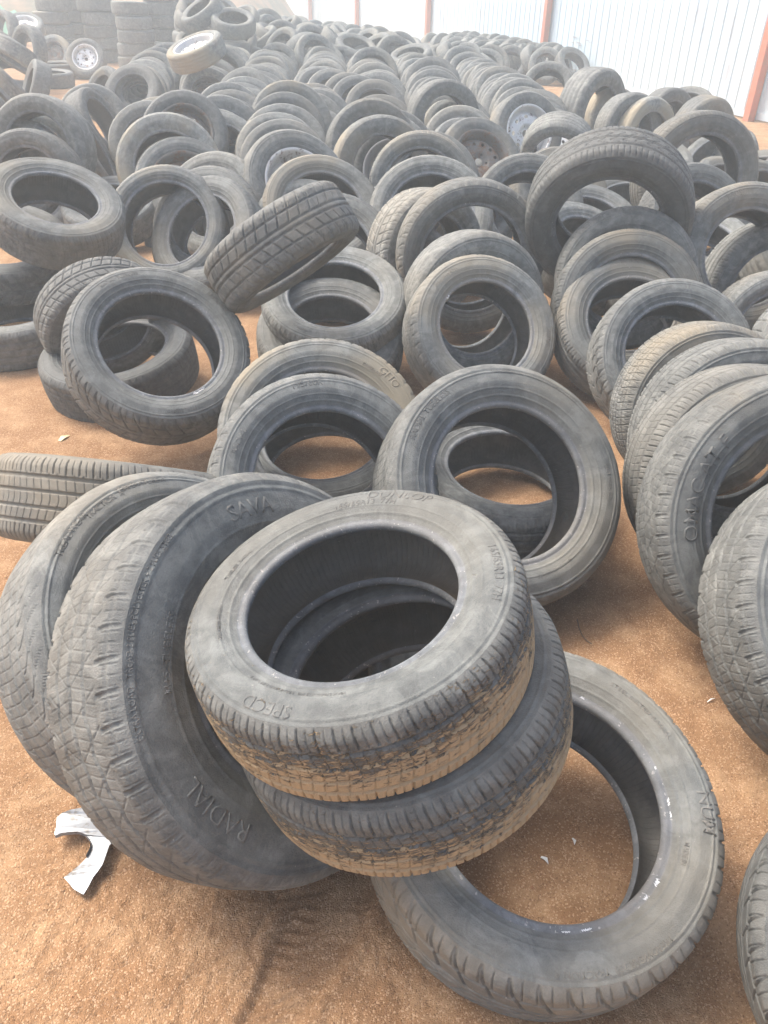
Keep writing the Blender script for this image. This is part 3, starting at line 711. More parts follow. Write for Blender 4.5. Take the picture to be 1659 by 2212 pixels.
INFO = {
'front': {'group': 'tyres in the foreground', 'd': 0, 'lod': 0, 'mud': 1.12, 'dust': 0.8, 'tone': 0.2, 'text': [('DUNLOP', 12.2, 0.865, 0.034, False), ('165/65R13  77H', 11.7, 0.79, 0.019, False), ('SPECD', 6.4, 0.865, 0.031, False), ('MAX LOAD 412 KG  STANDARD RIM 5.00 B', 6.2, 0.74, 0.009, False), ('165/65R13  77H', 2.6, 0.85, 0.021, False), ('MAX PRESS 350 KPA', 8.2, 0.76, 0.01, False), ('TUBELESS  RADIAL', 9.4, 0.8, 0.01, False)], 'label': 'grey tyre on top of the front pile, open face up, mud on its lower tread', 'k': 0.615},
'lying': {'group': 'tyres in the foreground', 'd': 1, 'lod': 0, 'dust': 0.75, 'tone': 0.5, 'text': [('TREADWEAR 300  TRACTION A', 5.6, 0.88, 0.014, False), ('NUM', 3.3, 0.88, 0.034, False), ('MADE IN', 3.9, 0.76, 0.01, False), ('STEEL BELTED RADIAL', 1.8, 0.84, 0.014, False)], 'label': 'tyre lying on the sand at lower right with white flecks of tape on its bead', 'flecks': [(0.62, 4, 0.1, 0.35), (1.0, 2.5, 0.2, 0.4), (2.6, 1.5, 0.2, 0.35), (3.15, 4, 0.1, 0.35), (3.35, 3, 0.15, 0.3), (4.45, 4, 0.1, 0.5), (4.75, 3, 0.2, 0.45), (5.8, 5, 0.25, 0.45), (6.1, 4, 0.25, 0.4)]},
'mid': {'group': 'tyres in the foreground', 'd': 3, 'lod': 0, 'dust': 0.75, 'tone': 0.4, 'text': [('RADIAL TUBELESS', 10.3, 0.86, 0.02, False), ('DOT H5BI 3C1', 3.0, 0.84, 0.014, False), ('TREADWEAR 280 TRACTION A TEMPERATURE A', 12.6, 0.9, 0.011, False), ('MAX LOAD 545 KG', 5.2, 0.76, 0.011, False)], 'label': 'large tyre standing in the middle, its opening showing a flat tyre and bare sand'},
'e10': {'group': 'tyres in the foreground', 'd': 1, 'dust': 0.7, 'lod': 0, 'label': 'large round tyre leaning over a flat one on the sand at left', 'flecks': [(4.9, 14, 0.2, 0.55)], 'text': [('RADIAL TUBELESS', 11, 0.86, 0.018, False), ('175/65R14', 1.6, 0.86, 0.022, False), ('STEEL BELTED', 5.6, 0.85, 0.016, False)]},
'g12': {'group': 'tyres in the foreground', 'd': 4, 'dust': 0.9, 'tone': 0.5, 'label': 'tyre lying nearly flat on top of the pile at the left edge', 'text': [('185/65R14', 6.5, 0.86, 0.022, False), ('TUBELESS', 11.5, 0.86, 0.018, False)]},
'h13': {'d': 4, 'dust': 0.7, 'label': 'tyre leaning at left with another tyre showing inside its opening'},
'k16': {'group': 'tyres in the foreground', 'd': 4, 'dust': 0.9, 'tone': 0.3, 'text': [('RADIAL', 10.7, 0.83, 0.03, False), ('175/70R13', 7.0, 0.82, 0.02, False)], 'label': 'tyre facing up on a small pile in the middle, under the tipped ribbed tyre'},
'l18': {'d': 2, 'dust': 0.8, 'text': [('RUN', 3.2, 0.84, 0.03, False), ('185/60R14 82H', 10.6, 0.84, 0.02, False)], 'label': 'tyre with a white sticker in its opening, first of the middle row', 'flecks': [(10.2, 6, 0.5, 0.95)]},
'p21': {'group': 'tyres in the foreground', 'd': 5, 'dust': 0.45, 'tone': 0.1, 'label': 'large tyre tipped forward with S-shaped cuts in its bare clean tread'},
'v1': {'group': 'tyres in the foreground', 'd': 0, 'dust': 0.8, 'tone': 0.4, 'label': 'large open tyre standing at far right with a small tyre showing through it'},
't3': {'group': 'tyres in the foreground', 'd': 2, 'lod': 0, 'dust': 0.85, 'tone': 0.2, 'text': [('SAVA', 11.6, 0.8, 0.036, False), ('RADIAL', 7.6, 0.8, 0.034, False), ('EXTRA LOAD   TREAD 2 PLIES POLYESTER + 2 PLIES STEEL', 9.6, 0.9, 0.011, False), ('M+S  TUBELESS', 9.4, 0.74, 0.016, False)], 'label': 'wide off-road tyre with chunky cut tread leaning left of the front pile', 'k': 0.54},
't4': {'group': 'tyres in the foreground', 'd': 3, 'lod': 0, 'dust': 0.9, 'tone': 0.35, 'text': [('TREADWEAR', 10.3, 0.9, 0.016, False), ('TRACTION  A', 10.9, 0.88, 0.014, False), ('TEMPERATURE A', 11.5, 0.9, 0.014, False)], 'label': 'tyre with curved fingers in the tread leaning behind the wide off-road tyre at left'},
'c8': {'group': 'tyres in the foreground', 'd': 2, 'dust': 0.7, 'lod': 0, 'text': [('195/60R', 11.6, 0.885, 0.026, False), ('RADIAL', 9.8, 0.84, 0.02, False)], 'label': 'tyre with size numbers on its shoulder left of the large middle tyre'},
'd9': {'group': 'tyres in the foreground', 'd': 2, 'tone': 1, 'dust': 1.1, 'mud': 0.95, 'text': [('GHO', 1.6, 0.86, 0.034, False), ('TUBELESS', 1.2, 0.8, 0.016, False)], 'label': 'tyre with cracked pale mud on its shoulder behind the tyre with size numbers'},
'm19': {'d': 3, 'label': 'tyre directly behind the sticker tyre in the middle row'},
'n20': {'d': 1, 'dust': 0.8, 'tone': 0.5, 'text': [('GRANDTREK', 0.9, 0.85, 0.032, False)], 'label': 'large tyre with raised name on its shoulder, third in the middle row'},
'n20b': {'d': 1, 'label': 'tyre with swept tread grooves pressed behind the third tyre of the middle row'},
'r1': {'d': 0, 'label': 'tyre at the back end of the long right row, below the tipped forward tyre'},
'r2': {'d': 0, 'tone': 0.8, 'label': 'brownish tyre second from the back end of the long right row'},
'r3': {'d': 0, 'text': [('KENDA', 11.9, 0.86, 0.034, False)], 'tone': 0.5, 'label': 'tyre with curly raised letters, third from the back end of the long right row'},
'r4': {'d': 1, 'dust': 0.7, 'label': 'tyre with slanted grooves on its shoulder, fourth in the long right row', 'text': [('TUBELESS', 11.6, 0.85, 0.016, False)]},
'r5': {'d': 4, 'lod': 0, 'dust': 0.8, 'tone': 0.7, 'label': 'tyre with pale block edges, fifth in the long right row'},
'r6': {'d': 0, 'lod': 0, 'tone': 0, 'label': 'bluish grey tyre sixth in the long right row', 'text': [('TIGER', 12.4, 0.85, 0.03, False)]},
'r7': {'d': 0, 'lod': 0, 'label': 'tyre with wide slotted shoulder just behind the large diamond patterned one at right'},
'r8': {'d': 2, 'lod': 0, 'tone': 0.9, 'dust': 0.8, 'text': [('OMAC AT F', 9.6, 0.8, 0.042, False)], 'label': 'large tyre with diamond ribs and tall raised letters on its side at right'},
'r9': {'group': 'tyres in the foreground', 'd': 2, 'lod': 0, 'dust': 0.7, 'label': 'wide off-road tyre cut off by the right edge, nearest of the long right row'},
'r10': {'group': 'tyres in the foreground', 'd': 1, 'lod': 0, 'dust': 0.6, 'label': 'tyre cut off by the right edge at the bottom right corner'},
'u1': {'d': 0, 'tone': 0.8, 'text': [('Rapid', 10.2, 0.86, 0.035, False), ('P309', 11.3, 0.86, 0.035, False)], 'label': 'reddish grey tyre with raised letters at the right edge beside the tipped forward tyre'},
'u2': {'d': 0, 'tone': 0, 'label': 'bluish tyre below the lettered one at the right edge'},
'u3': {'d': 4, 'dust': 1, 'label': 'small tyre with frayed bead at the right edge'},
'u4': {'d': 1, 'label': 'dark tyre mostly cut off at the right edge behind the long right row'},
'v3': {'group': 'upright tyres along the fence', 'd': 0, 'label': 'tall tyre standing on edge in front of the white fence at right'},
'v4': {'group': 'upright tyres along the fence', 'd': 0, 'tone': 1, 'dust': 1, 'label': 'tan tyre standing first of the upright tyres along the fence'},
'v5': {'group': 'upright tyres along the fence', 'd': 4, 'label': 'tyre standing second of the upright tyres along the fence'},
'v6': {'group': 'upright tyres along the fence', 'd': 0, 'tone': 1, 'dust': 1.3, 'mud': 0.5, 'label': 'pale sandy tyre standing third of the upright tyres along the fence'},
'v7': {'group': 'upright tyres along the fence', 'd': 3, 'label': 'grey tyre standing fourth of the upright tyres along the fence'},
'v8': {'group': 'upright tyres along the fence', 'd': 0, 'label': 'tyre standing last of the upright tyres along the fence, nearest the right edge'},
'x1': {'wheel': 'white', 'd': 0, 'dust': 0.9, 'label': 'tyre with its white slotted steel wheel facing up in the right rows'},
'm1': {'wheel': 'dark', 'd': 4, 'text': [('OPTIMO', 10.3, 0.86, 0.042, False)], 'label': 'tyre with dark steel wheel and raised letters on its shoulder, left of the middle'},
'm2': {'d': 4, 'tone': 1, 'dust': 1, 'label': 'pale brown tyre in front of the lettered one with dark wheel, left of the middle'},
'm3': {'wheel': 'dark', 'd': 0, 'label': 'tyre with dark steel wheel directly behind the leaning open tyre at left'},
'm4': {'d': 3, 'label': 'tyre with worn raised letters, third back in the left middle row'},
'm5': {'d': 0, 'label': 'narrow tyre second back in the left middle row'},
'm6': {'d': 4, 'label': 'tyre first in the left middle row, beside the leaning open tyre'},
'm7': {'wheel': 'rusty', 'd': 3, 'dust': 0.8, 'label': 'large tyre with rusty rimmed white steel wheel in the middle'},
'm8': {'d': 0, 'label': 'open tyre in front of the rusty white wheel in the middle'},
'm9': {'d': 0, 'label': 'tyre directly behind the tipped ribbed tyre in the middle'},
'm9b': {'d': 4, 'label': 'tyre half hidden behind the small pile with the upward facing tyre'},
'm10': {'wheel': 'silver', 'd': 4, 'label': 'tyre with a silver steel wheel half hidden right of the rusty white wheel'},
'm11': {'d': 0, 'label': 'open tyre with a thin back neighbour right of the silver wheel'},
'm12': {'d': 2, 'label': 'open tyre with notched tread edge in the middle of the picture'},
'm13': {'d': 4, 'tone': 1, 'dust': 1.1, 'label': 'beige stained tyre above the silver wheel in the middle'},
'm14': {'d': 3, 'label': 'tyre peeking over the open tyre right of the silver wheel'},
'm15': {'wheel': 'darkb', 'd': 0, 'tone': 0.9, 'label': 'tyre with dark brown steel wheel right of the middle'},
'm16': {'d': 0, 'label': 'tyre just left of the tipped forward tyre'},
'm17': {'d': 4, 'label': 'tyre half covered by the left side of the tipped forward tyre'},
'm18': {'d': 0, 'label': 'low lying tyre seen through the opening of the tipped forward tyre'},
'u0': {'d': 4, 'label': 'tyre leaning just behind the tipped forward tyre on its right side'},
'c1': {'d': 4, 'label': 'big dark tyre right of the middle with a pale one in front'},
'c2': {'tone': 0.3, 'label': 'tyre fourth in front of the big dark tyre right of the middle'},
'c3': {'tone': 1, 'label': 'pale sandy edged tyre in front of the big dark one right of the middle', 'dust': 1.3},
'c4': {'tone': 0.3, 'label': 'tyre just in front of the pale sandy edged one right of the middle'},
'c5': {'tone': 0.3, 'label': 'low tyre behind the dark brown steel wheel right of the middle'},
'c6': {'tone': 0.3, 'label': 'tyre far back in the centre row above the beige stained tyre'},
'c7': {'tone': 0.3, 'label': 'second tyre back above the beige stained tyre in the centre'},
'c8b': {'tone': 0.3, 'label': 'tyre next behind the beige stained tyre in the centre'},
'c10': {'tone': 0.3, 'label': 'far tyre left of the centre row, first of three close together'},
'c11': {'tone': 0.3, 'label': 'far tyre left of the centre row, second of three close together'},
'c12': {'tone': 0.3, 'label': 'far tyre left of the centre row, third of three close together'},
'c20': {'tone': 1, 'label': 'large beige tyre at the head of the row above the rusty white wheel', 'dust': 1.2},
'c21': {'tone': 0.3, 'label': 'second tyre of the row above the rusty white wheel'},
'c22': {'tone': 0.3, 'label': 'third tyre of the row above the rusty white wheel'},
'c23': {'tone': 0.3, 'label': 'fourth tyre of the row above the rusty white wheel'},
'c24': {'tone': 0.3, 'label': 'fifth tyre of the row, just above the rusty white wheel'},
'la': {'d': 4, 'label': 'narrow looking tyre standing side-on at left with its opening turned right'},
'lb': {'d': 4, 'label': 'tyre leaning sideways at left with its worn tread turned to the camera'},
'lc': {'d': 0, 'label': 'tyre behind the sideways leaning one at left'},
'ld': {'d': 0, 'tone': 1, 'label': 'tyre with reddish dusty tread facing left beside bare sand'},
'le': {'d': 3, 'label': 'tyre leaning at the left behind two rounder ones'},
'lf': {'d': 0, 'label': 'middle tyre of the three leaning at the left edge'},
'lg': {'d': 0, 'label': 'front tyre of the three leaning at the left edge'},
'white': {'group': 'wheels and tyres at the back left', 'wheel': 'white', 'label': 'tyre with bright white slotted steel wheel standing at the back left'},
'brown': {'group': 'wheels and tyres at the back left', 'wheel': 'darkb', 'tone': 1, 'label': 'tyre with rusty brown wheel standing at the back left beside the white wheel'},
'whitelie': {'group': 'wheels and tyres at the back left', 'wheel': 'white', 'label': 'tyre with white steel wheel lying face up at the far left'},
'topple': {'group': 'loose tyres on top of the rows', 'wheel': 'silver', 'tone': 1, 'dust': 1.2, 'label': 'pale tyre with a pale wheel thrown on top of the rows left of centre'},
't2': {'group': 'tyres in the foreground', 'd': 0, 'lod': 0, 'mud': 0.95, 'dust': 0.7, 'label': 'muddy tyre second in the front pile, squeezed beneath the topmost tyre'},
'j15': {'group': 'tyres in the foreground', 'd': 1, 'dust': 0.85, 'tone': 0.5, 'label': 'tyre tipped on its edge with wide ribbed tread, left of the middle row'},
'ln': {'group': 'tyres in the foreground', 'd': 1, 'dust': 0.9, 'label': 'tyre with grooved tread standing behind the large round tyre at left'},
'h14': {'d': 0, 'label': 'tyre showing through the opening of the leaning tyre at left'},
}
for nm, (c, phi, psi, R, W, k) in POSES.items():
    inf = INFO[nm]
    lod = inf.get('lod', 1 if c[1] < 5.2 else 2)
    tyre(c, phi, psi, R, W, inf.get('k', k), inf['label'], inf.get('group', G_ROW), inf.get('d', (hash_ := sum(map(ord, nm))) % 6), lod,
         WST[inf['wheel']] if 'wheel' in inf else None, inf.get('text', ()), inf.get('dust'), inf.get('mud', 0), inf.get('tone'), flecks=inf.get('flecks', ()))
# tyre lying tilted at the left edge, tread towards the camera
pz = .44; p = at(150, 1075, pz); cc = p - Vector((-.05, -.8, .6)).normalized() * .30
tyre(cc, 55, 172, .31, .21, .62, 'wide tyre at the left edge turned tread side up with dusty block tread', 'tyres in the foreground', 0, 0, dust=.7, tone=.6)
# flat tyre under the big round one on the left
p = at(262, 795, .10)
tyre((p.x, p.y, .115), 80, -30, .30, .19, .655, 'tyre lying flat on the sand beneath the large leaning tyre at left', 'tyres in the foreground', 4, 1)
p = at(30, 690, .12)
tyre((p.x, p.y, .10), 86, 10, .31, .19, .62, 'dark tyre lying flat on the sand at the left edge under other tyres', 'tyres in the foreground', 0, 1)
p = at(20, 570, .25)
tyre((p.x, p.y, .30), 70, 30, .30, .19, .62, 'tyre lying under the topmost flat tyre at the left edge', 'tyres in the foreground', 1, 1)
p = at(715, 770, .1)
tyre((p.x, p.y, .16), 64, 5, .30, .19, .62, 'tyre almost hidden under the round tyre left of the middle row', 'tyres in the foreground', 4, 1)
# tyres on the ground seen through the openings
p = at(1090, 1050, .10)
tyre((p.x, p.y, .105), 84, 20, .285, .18, .655, 'tyre lying flat on the sand seen through the opening of the large middle tyre', 'tyres in the foreground', 0, 1, text=[('165/60R', 9, .82, .024, False)])
p = at(700, 985, .10)
tyre((p.x, p.y, .10), 78, -10, .285, .18, .655, 'tyre lying on the sand seen through the opening of the middle left tyre', 'tyres in the foreground', 3, 1)

GL = 'tyres piled at the far left'
def put(u, v, z, phi, psi, lab, R=.30, k=.64, **kw):
    p = at(u, v, z); tyre((p.x, p.y, z), phi, psi, R, .2, k, lab, GL, kw.pop('d', 0), 1 if p.y < 6 else 2, **kw)
put(38, 122, .55, 52, 135, 'tyre slanting down to the right across the left edge pile, tread upward', d=0)
put(64, 108, .50, 10, -35, 'tyre standing on edge behind the slanting tread at the left edge', d=3)
put(12, 66, .55, 15, -35, 'tyre at the upper left edge with its opening turned right', d=4)
put(35, 160, .35, 55, 40, 'tyre with pale inner edge lying askew at the left edge below the slanting tread', d=0)
put(10, 185, .45, 40, 120, 'dark wide tread tyre standing askew at the left edge', d=0, R=.31)
put(-2, 232, .45, 35, 110, 'tyre cut off by the left edge above the three leaning ones', d=4)
put(78, 192, .28, 25, -60, 'worn tyre leaning left above the three leaning ones at the left', d=3)
put(20, 105, .55, 50, 130, 'upper of two tyres slanting down to the right at the left edge', d=4)
tyre((-2.28, 5.58, .36), 18, -6, .30, .2, .64, 'tyre hidden behind the three leaning ones at the left edge', GL, 0, 1)
tyre((-2.50, 5.42, .28), 22, -2, .30, .2, .64, 'low tyre between the three leaning ones at the left edge', GL, 3, 1)
tyre((-2.7, 6.1, .30), 20, -12, .30, .2, .64, 'tyre leaning deep behind the three at the left edge', GL, 3, 1)
p = at(1204, 328, .30)
tyre((p.x, p.y, .30), -22, -16, .285, .23, .62, 'tyre tipped forward with broad ribbed tread up, right of the white steel wheel', 'tyres leaning in rows', 0, 1, dust=.9)
put(126, 150, .12, 88, 0, 'tyre lying flat on bare sand beside the bright white wheel', d=0)
put(114, 170, .11, 87, 40, 'second tyre lying flat on bare sand in front of the bright white wheel', d=4)
put(142, 75, .30, 40, -10, 'tyre leaning behind the bright white wheel at the back left', d=3)
put(205, 70, .42, 48, 45, 'tyre with white steel wheel tipped right at the back left', wheel=(M_WHITE, 0), d=0)
put(170, 50, .40, 10, 60, 'dark tyre standing side-on at the back left below the stacks', d=4)
put(235, 66, .30, 45, 40, 'bluish tyre beside the tipped white wheel at the back left', d=3)
put(120, 50, .45, 12, 50, 'tyre with a partly white wheel standing side-on at the back left', wheel=(M_SILV, 1), d=0)
put(90, 25, .50, 30, 5, 'tyre leaning behind the face-up white wheel at the far left', d=3)
put(50, 75, .20, 80, 5, 'flat tyre under the face-up white wheel at the far left', d=0)
put(308, 45, .42, 20, 25, 'brown wheel and tyre standing in front of the back stacks', wheel=(M_DARKST, 1), d=4, tone=.9)
put(405, 12, .80, 15, -15, 'tyre with white rimmed wheel high on the pile beside the back stacks', wheel=(M_SILV, 1), d=0)
put(385, 52, .40, 22, 10, 'tyre with pale steel wheel below the back stacks', wheel=(M_SILV, 1), d=4, tone=.8)
put(448, 38, .50, 25, 30, 'small tyre with white wheel right of the back stacks', wheel=(M_WHITE, 0), d=4)
TRACED = []
def proj(p):
    q = CM.inverted() @ Vector(p); return CX + F * q.x / -q.z, CY - F * q.y / -q.z, -q.z
for c_, R__, r__ in ALL:
    u_, v_, d_ = proj(c_); TRACED.append((u_, v_, d_, R__ * F / d_, r__.name.startswith('wheel')))
SKY = [(-200, -60), (440, -30), (530, 12), (600, 22), (650, 36), (740, 48), (800, 54), (850, 64), (930, 80), (1060, 95), (1080, 122), (1130, 134), (1190, 152), (1215, 185), (1260, 205), (1350, 210), (1490, 222), (1590, 260), (1640, 330), (2400, 800)]
def allowed(x, y, ztop=.52, low=False):
    u_, v_, d_ = proj((x, y, ztop))
    if v_ + (18 if low else 0) < np.interp(u_, [q[0] for q in SKY], [q[1] for q in SKY]): return False
    if not low and u_ > 1210 and 3.9 < d_ < 8.2: return False
    for (a, b_, d, r, wh_) in TRACED:
        if wh_ and d_ < d - .1 and abs(u_ - a) < r * 1.3 and b_ - r * 1.1 < v_ < b_ + r * .5: return False
        if d_ < d - .1 and abs(u_ - a) < r * .85 and b_ - r * 1.1 < v_ < b_ + r * (-.35 if low or d_ > 5.2 else .15): return False
    return True
# ---- far rows: columns of tyres leaning back on one another
centres = [(c.x, c.y) for c, R, r in ALL]
def clear(x, y, dx=.34, dy=.10):
    return all(abs(x - a) > dx or abs(y - b_) > dy for a, b_ in centres)
def fence_x(y):
    s = (y - fo.y) / fd.y; return fo.x + fd.x * s
cand = []
for ci in range(-14, 9):
    x0 = ci * .64 + .06 + random.uniform(-.05, .05)
    y = (3.3 if -3 <= ci else 5.0) + random.uniform(0, .3)
    sk = random.uniform(-.03, .03)
    while y < 13.6:
        x = x0 + sk * (y - 6) - .05 * max(0, y - 5) * (1 if ci < 2 else .3) + random.uniform(-.05, .05)
        gap = random.uniform(.11, .165) * (1 + .03 * max(0, y - 5)); y += gap
        if random.random() < .05: y += random.uniform(.1, .35)
        if x > fence_x(y) - .55: continue
        if x < -1.75 - .02 * y and y < 9.5: continue
        if x < -3.1 and y < 15: continue
        if y > 15.2 and x < -3.3: continue
        cand.append((x, y))
cand.sort(key=lambda q: q[1])
far = []
for (x, y) in cand:
    if allowed(x, y) and (clear(x, y) if y > 5 else clear(x, y, .46, .20)): far.append((x, y)); centres.append((x, y))
NAMED = 226
rest_far = []
GF = 'tyres in the distant rows'
def far_label(x, y):
    if x > .9: return 'dusty grey tyre leaning in the packed far rows on the right'
    if x > -1.0: return 'dusty grey tyre leaning in the packed far rows in the middle'
    return 'dusty grey tyre leaning in the packed far rows on the left'
for i, (x, y) in enumerate(far):
    if len(ALL) < NAMED:
        R = random.uniform(.285, .325); phi = random.uniform(32, 46); psi = random.gauss(6, 10)
        z = R * math.cos(R_(phi)) + .33 * .2 * math.sin(R_(phi)) + max(0, random.gauss(0, .04))
        if y < 5: R, phi = .28, 50
        wh = None
        if random.random() < .10: wh = random.choice([(M_SILV, 1), (M_DARKST, 1), (M_DARKST, 2), (M_WHITE, 0)])
        tyre((x, y, z), phi, psi, R, random.uniform(.17, .21), random.choice([.59, .615, .59]), far_label(x, y) if not wh else far_label(x, y).replace('dusty grey tyre', 'tyre with steel wheel'), GF, random.randrange(6), 2, wheel=wh)
    else: rest_far.append((x, y))
k_ = 0
for row, off in enumerate((.36, .72, 1.10)):
    for u_ in range(1040, 1290 - row * 20, 21):
        p = fo + fd * fence_s(u_ + 9 * (row % 2)) + fn * (off + random.uniform(-.06, .06)); k_ += 1
        if any(math.hypot(p.x - a, p.y - b_) < .26 for a, b_ in centres): continue
        tyre((p.x, p.y, .29 - row * .015), random.uniform(10, 48), random.uniform(-10, 60), random.uniform(.27, .30), .19, .615, 'small tyre wedged along the foot of the white fence', 'tyres wedged along the fence foot', k_ % 6, 2, tone=random.choice([0, .1, .5]))
        centres.append((p.x, p.y))
# flatter tyres that fill the gaps between the rows, down to the foot of the fence
low = []
for i in range(2600):
    y = random.uniform(3.5, 14.5); x = random.uniform(-3.0, 6.5)
    if x > fence_x(y) - .36 or (x < .9 and y < 3.9) or (x < -.8 and y < 5): continue
    if x < -1.75 - .02 * y and y < 9.0: continue
    if all(math.hypot(x - a, y - b_) > (.34 if y < 8 else .42) for a, b_ in centres + low) and allowed(x, y, .36, True): low.append((x, y))
low.sort(key=lambda q: q[1] * .1 + (0 if fence_x(q[1]) - q[0] < 2.2 and q[1] < 11.5 else (1 if q[1] < 5.2 else 5)))
for (x, y) in low[:34]:
    phi = random.uniform(52, 80); R = random.uniform(.28, .31)
    tyre((x, y, R * math.cos(R_(phi)) + .085), phi, random.uniform(-60, 60), R, .19, .64, 'low slumped tyre filling a gap between the leaning rows', 'slumped tyres between the rows', random.randrange(6), 1 if y < 5.5 else 2)
print('far', len(far), 'low', len(low), 'all', len(ALL))
# a second, thrown-on layer further back
top = []
for i in range(46):
    y = random.uniform(8.5, 17); x = random.uniform(-2.6, fence_x(y) - .8)
    if all(math.hypot(x - a, y - b_) > .6 for a, b_ in top): top.append((x, y))
for (x, y) in top[:30]:
    R = random.uniform(.285, .32)
    if len(ALL) >= 292: break
    if not allowed(x, y, .85): continue
    wh = random.choice([None, None, None, (M_SILV, 1), (M_DARKST, 1)])
    lab = 'loose tyre thrown on top of the distant rows' if not wh else 'loose tyre with its steel wheel thrown on top of the distant rows'
    tyre((x, y, random.uniform(.42, .55)), random.uniform(25, 75), random.uniform(-50, 70), R, .2, .625, lab, 'loose tyres on top of the rows', random.randrange(6), 2, wheel=wh)
# everything still farther away reads as one mass
def merged(name, items, lab):
    prof = side_profile(.64)[::6] + bead_profile(.64)[::3]
    prof = [(R0, 0.0), (R0 * .99, .3 * W0)] + prof
    prof = [(r, -z) for r, z in prof[::-1]] + prof[1:]
    P = np.array(prof); NT = 40; th = np.linspace(0, 2 * math.pi, NT, endpoint=False)[None]
    base = np.stack([P[:, 0][:, None] * np.cos(th), P[:, 0][:, None] * np.sin(th), P[:, 1][:, None] + 0 * th, 1 + 0 * th + 0 * P[:, 0][:, None]], -1).reshape(-1, 4)
    f0 = grid_faces(len(P), NT); VV = []; FF = []
    for i, (c, phi, psi) in enumerate(items):
        M4, *_ = frame(Vector(c), R_(phi), R_(psi)); VV.append((base @ np.array(M4).T)[:, :3]); FF.append(f0 + i * len(base))
    me = mesh_np(name, np.concatenate(VV), np.concatenate(FF), M_SIDE)
    o = link(name, me, kind='stuff', label=lab); o['dust'] = .9; o['seed'] = .3; o['tone'] = .4; o['mud'] = 0.0
items = []
for (x, y) in rest_far:
    phi = random.uniform(30, 50); items.append(((x, y, .305 * math.cos(R_(phi)) + .066 * math.sin(R_(phi)) + max(0, random.gauss(0, .05))), phi, random.gauss(5, 14)))
if items: merged('far_tyre_heap', items, 'farthest tyres of the yard, packed into one grey mass')

heap = []
for i in range(9000):
    y = random.uniform(12.6, 20.5); x = random.uniform(-4.3, 6.0)
    if x > fence_x(y) - .5: continue
    hm = .45 + .09 * (y - 12) + (.45 if x < -2.2 else 0); z = random.uniform(.28, hm)
    u_, v_, d_ = proj((x, y, z + .27))
    if v_ < np.interp(u_, [q[0] for q in SKY], [q[1] for q in SKY]): continue
    if u_ < (412 if y < 17.8 else 300): continue
    if any((x - a) ** 2 + (y - b_) ** 2 + (z - c_) ** 2 < .30 ** 2 for a, b_, c_ in heap): continue
    heap.append((x, y, z))
    if len(heap) > 560: break
items = [((x, y, z), random.uniform(25, 88), random.gauss(20, 60)) for x, y, z in heap]
merged('heaped_tyres', items, 'mass of tyres heaped at the far end of the yard')
# ---- stacks of tyres lying flat, at the back of the yard
def stack(u, v, n, dist_z, lab, R=.31):
    p = at(u, v, 0) if dist_z is None else None
    d = CM.to_3x3() @ Vector(((u - CX) / F, -(v - CY) / F, -1)); s = dist_z / d.y
    x, y = d.x * s, dist_z
    for i in range(n):
        tyre((x + random.uniform(-.06, .06), y + random.uniform(-.05, .05), .11 + i * .197), 90 - random.uniform(0, 4), random.uniform(-180, 180), R * random.uniform(.96, 1.04), .2, .625,
             lab, 'flat stacks at the back', random.randrange(6), 2)
STK = [(112, 30, 5, 16.6, 'tyre lying in the leftmost tall stack at the back of the yard'),
       (160, 30, 7, 17.6, 'tyre lying in the second tall stack from the left at the back of the yard'),
       (214, 30, 7, 16.9, 'tyre lying in the third tall stack from the left at the back of the yard'),
       (287, 40, 5, 15.8, 'tyre lying in the fourth tall stack from the left at the back of the yard'),
       (350, 30, 7, 16.4, 'tyre lying in the rightmost tall stack at the back of the yard')]
for a_ in STK: stack(*a_)
#@@MORE@@

# broken grey-white plastic wheel trim on the sand
m, t, b = mat('scuffed_silver_plastic')
tc = N(t, 'ShaderNodeTexCoord').outputs['Object']; n1 = noise_(t, tc, 14, 6, .7); n2 = noise_(t, tc, 90, 4, .6)
L(t, mix(t, ramp(t, math_(t, 'ADD', math_(t, 'MULTIPLY', n1, .6), math_(t, 'MULTIPLY', n2, .4)), .48, .62), (.30, .32, .34), (.17, .155, .135)), b.inputs['Base Color']); b.inputs['Roughness'].default_value = .38; b.inputs['Metallic'].default_value = .35
OUT = [(240,175),(262,158),(300,147),(345,138),(380,137),(405,158),(430,185),(470,232),(500,270),(470,298),(458,330),(440,380),(418,410),(400,430),(378,470),(355,505),(312,478),(270,430),(300,405),(340,370),(368,342),(385,310),(388,290),(380,268),(362,250),(335,243),(300,247),(265,253),(235,262),(230,240),(238,215)]
pts = []
for (x, y) in OUT:
    p = at(x / 2, 1672 + y / 2, .028); pts.append(p)
cen = sum(pts, Vector()) / len(pts)
from mathutils.geometry import tessellate_polygon
tri = tessellate_polygon([pts]); mb = MB(); n = len(pts)
top_ = [(p.x, p.y, .016 + .05 * max(0, (p.x - cen.x)) + .05 * max(0, p.y - cen.y) + .003 * math.sin(p.x * 60)) for p in pts]
bot_ = [(a, b_, c_ - .0022) for a, b_, c_ in top_]
mb.add(top_ + bot_, [tuple(f) for f in tri] + [tuple(i + n for i in reversed(f)) for f in tri] + [(i, (i + 1) % n, n + (i + 1) % n, n + i) for i in range(n)])
# the turned-up lip along the inner curve
lip = [i for i in range(20, 29)]
lv = [top_[i] for i in lip] + [(top_[i][0], top_[i][1], top_[i][2] + .007) for i in lip]; q = len(lip)
mb.add(lv, [(i, i + 1, q + i + 1, q + i) for i in range(q - 1)])
o = mb.build('broken_wheel_trim', m); o['label'] = 'broken silver plastic wheel trim piece on the sand at lower left'; o['category'] = 'debris'
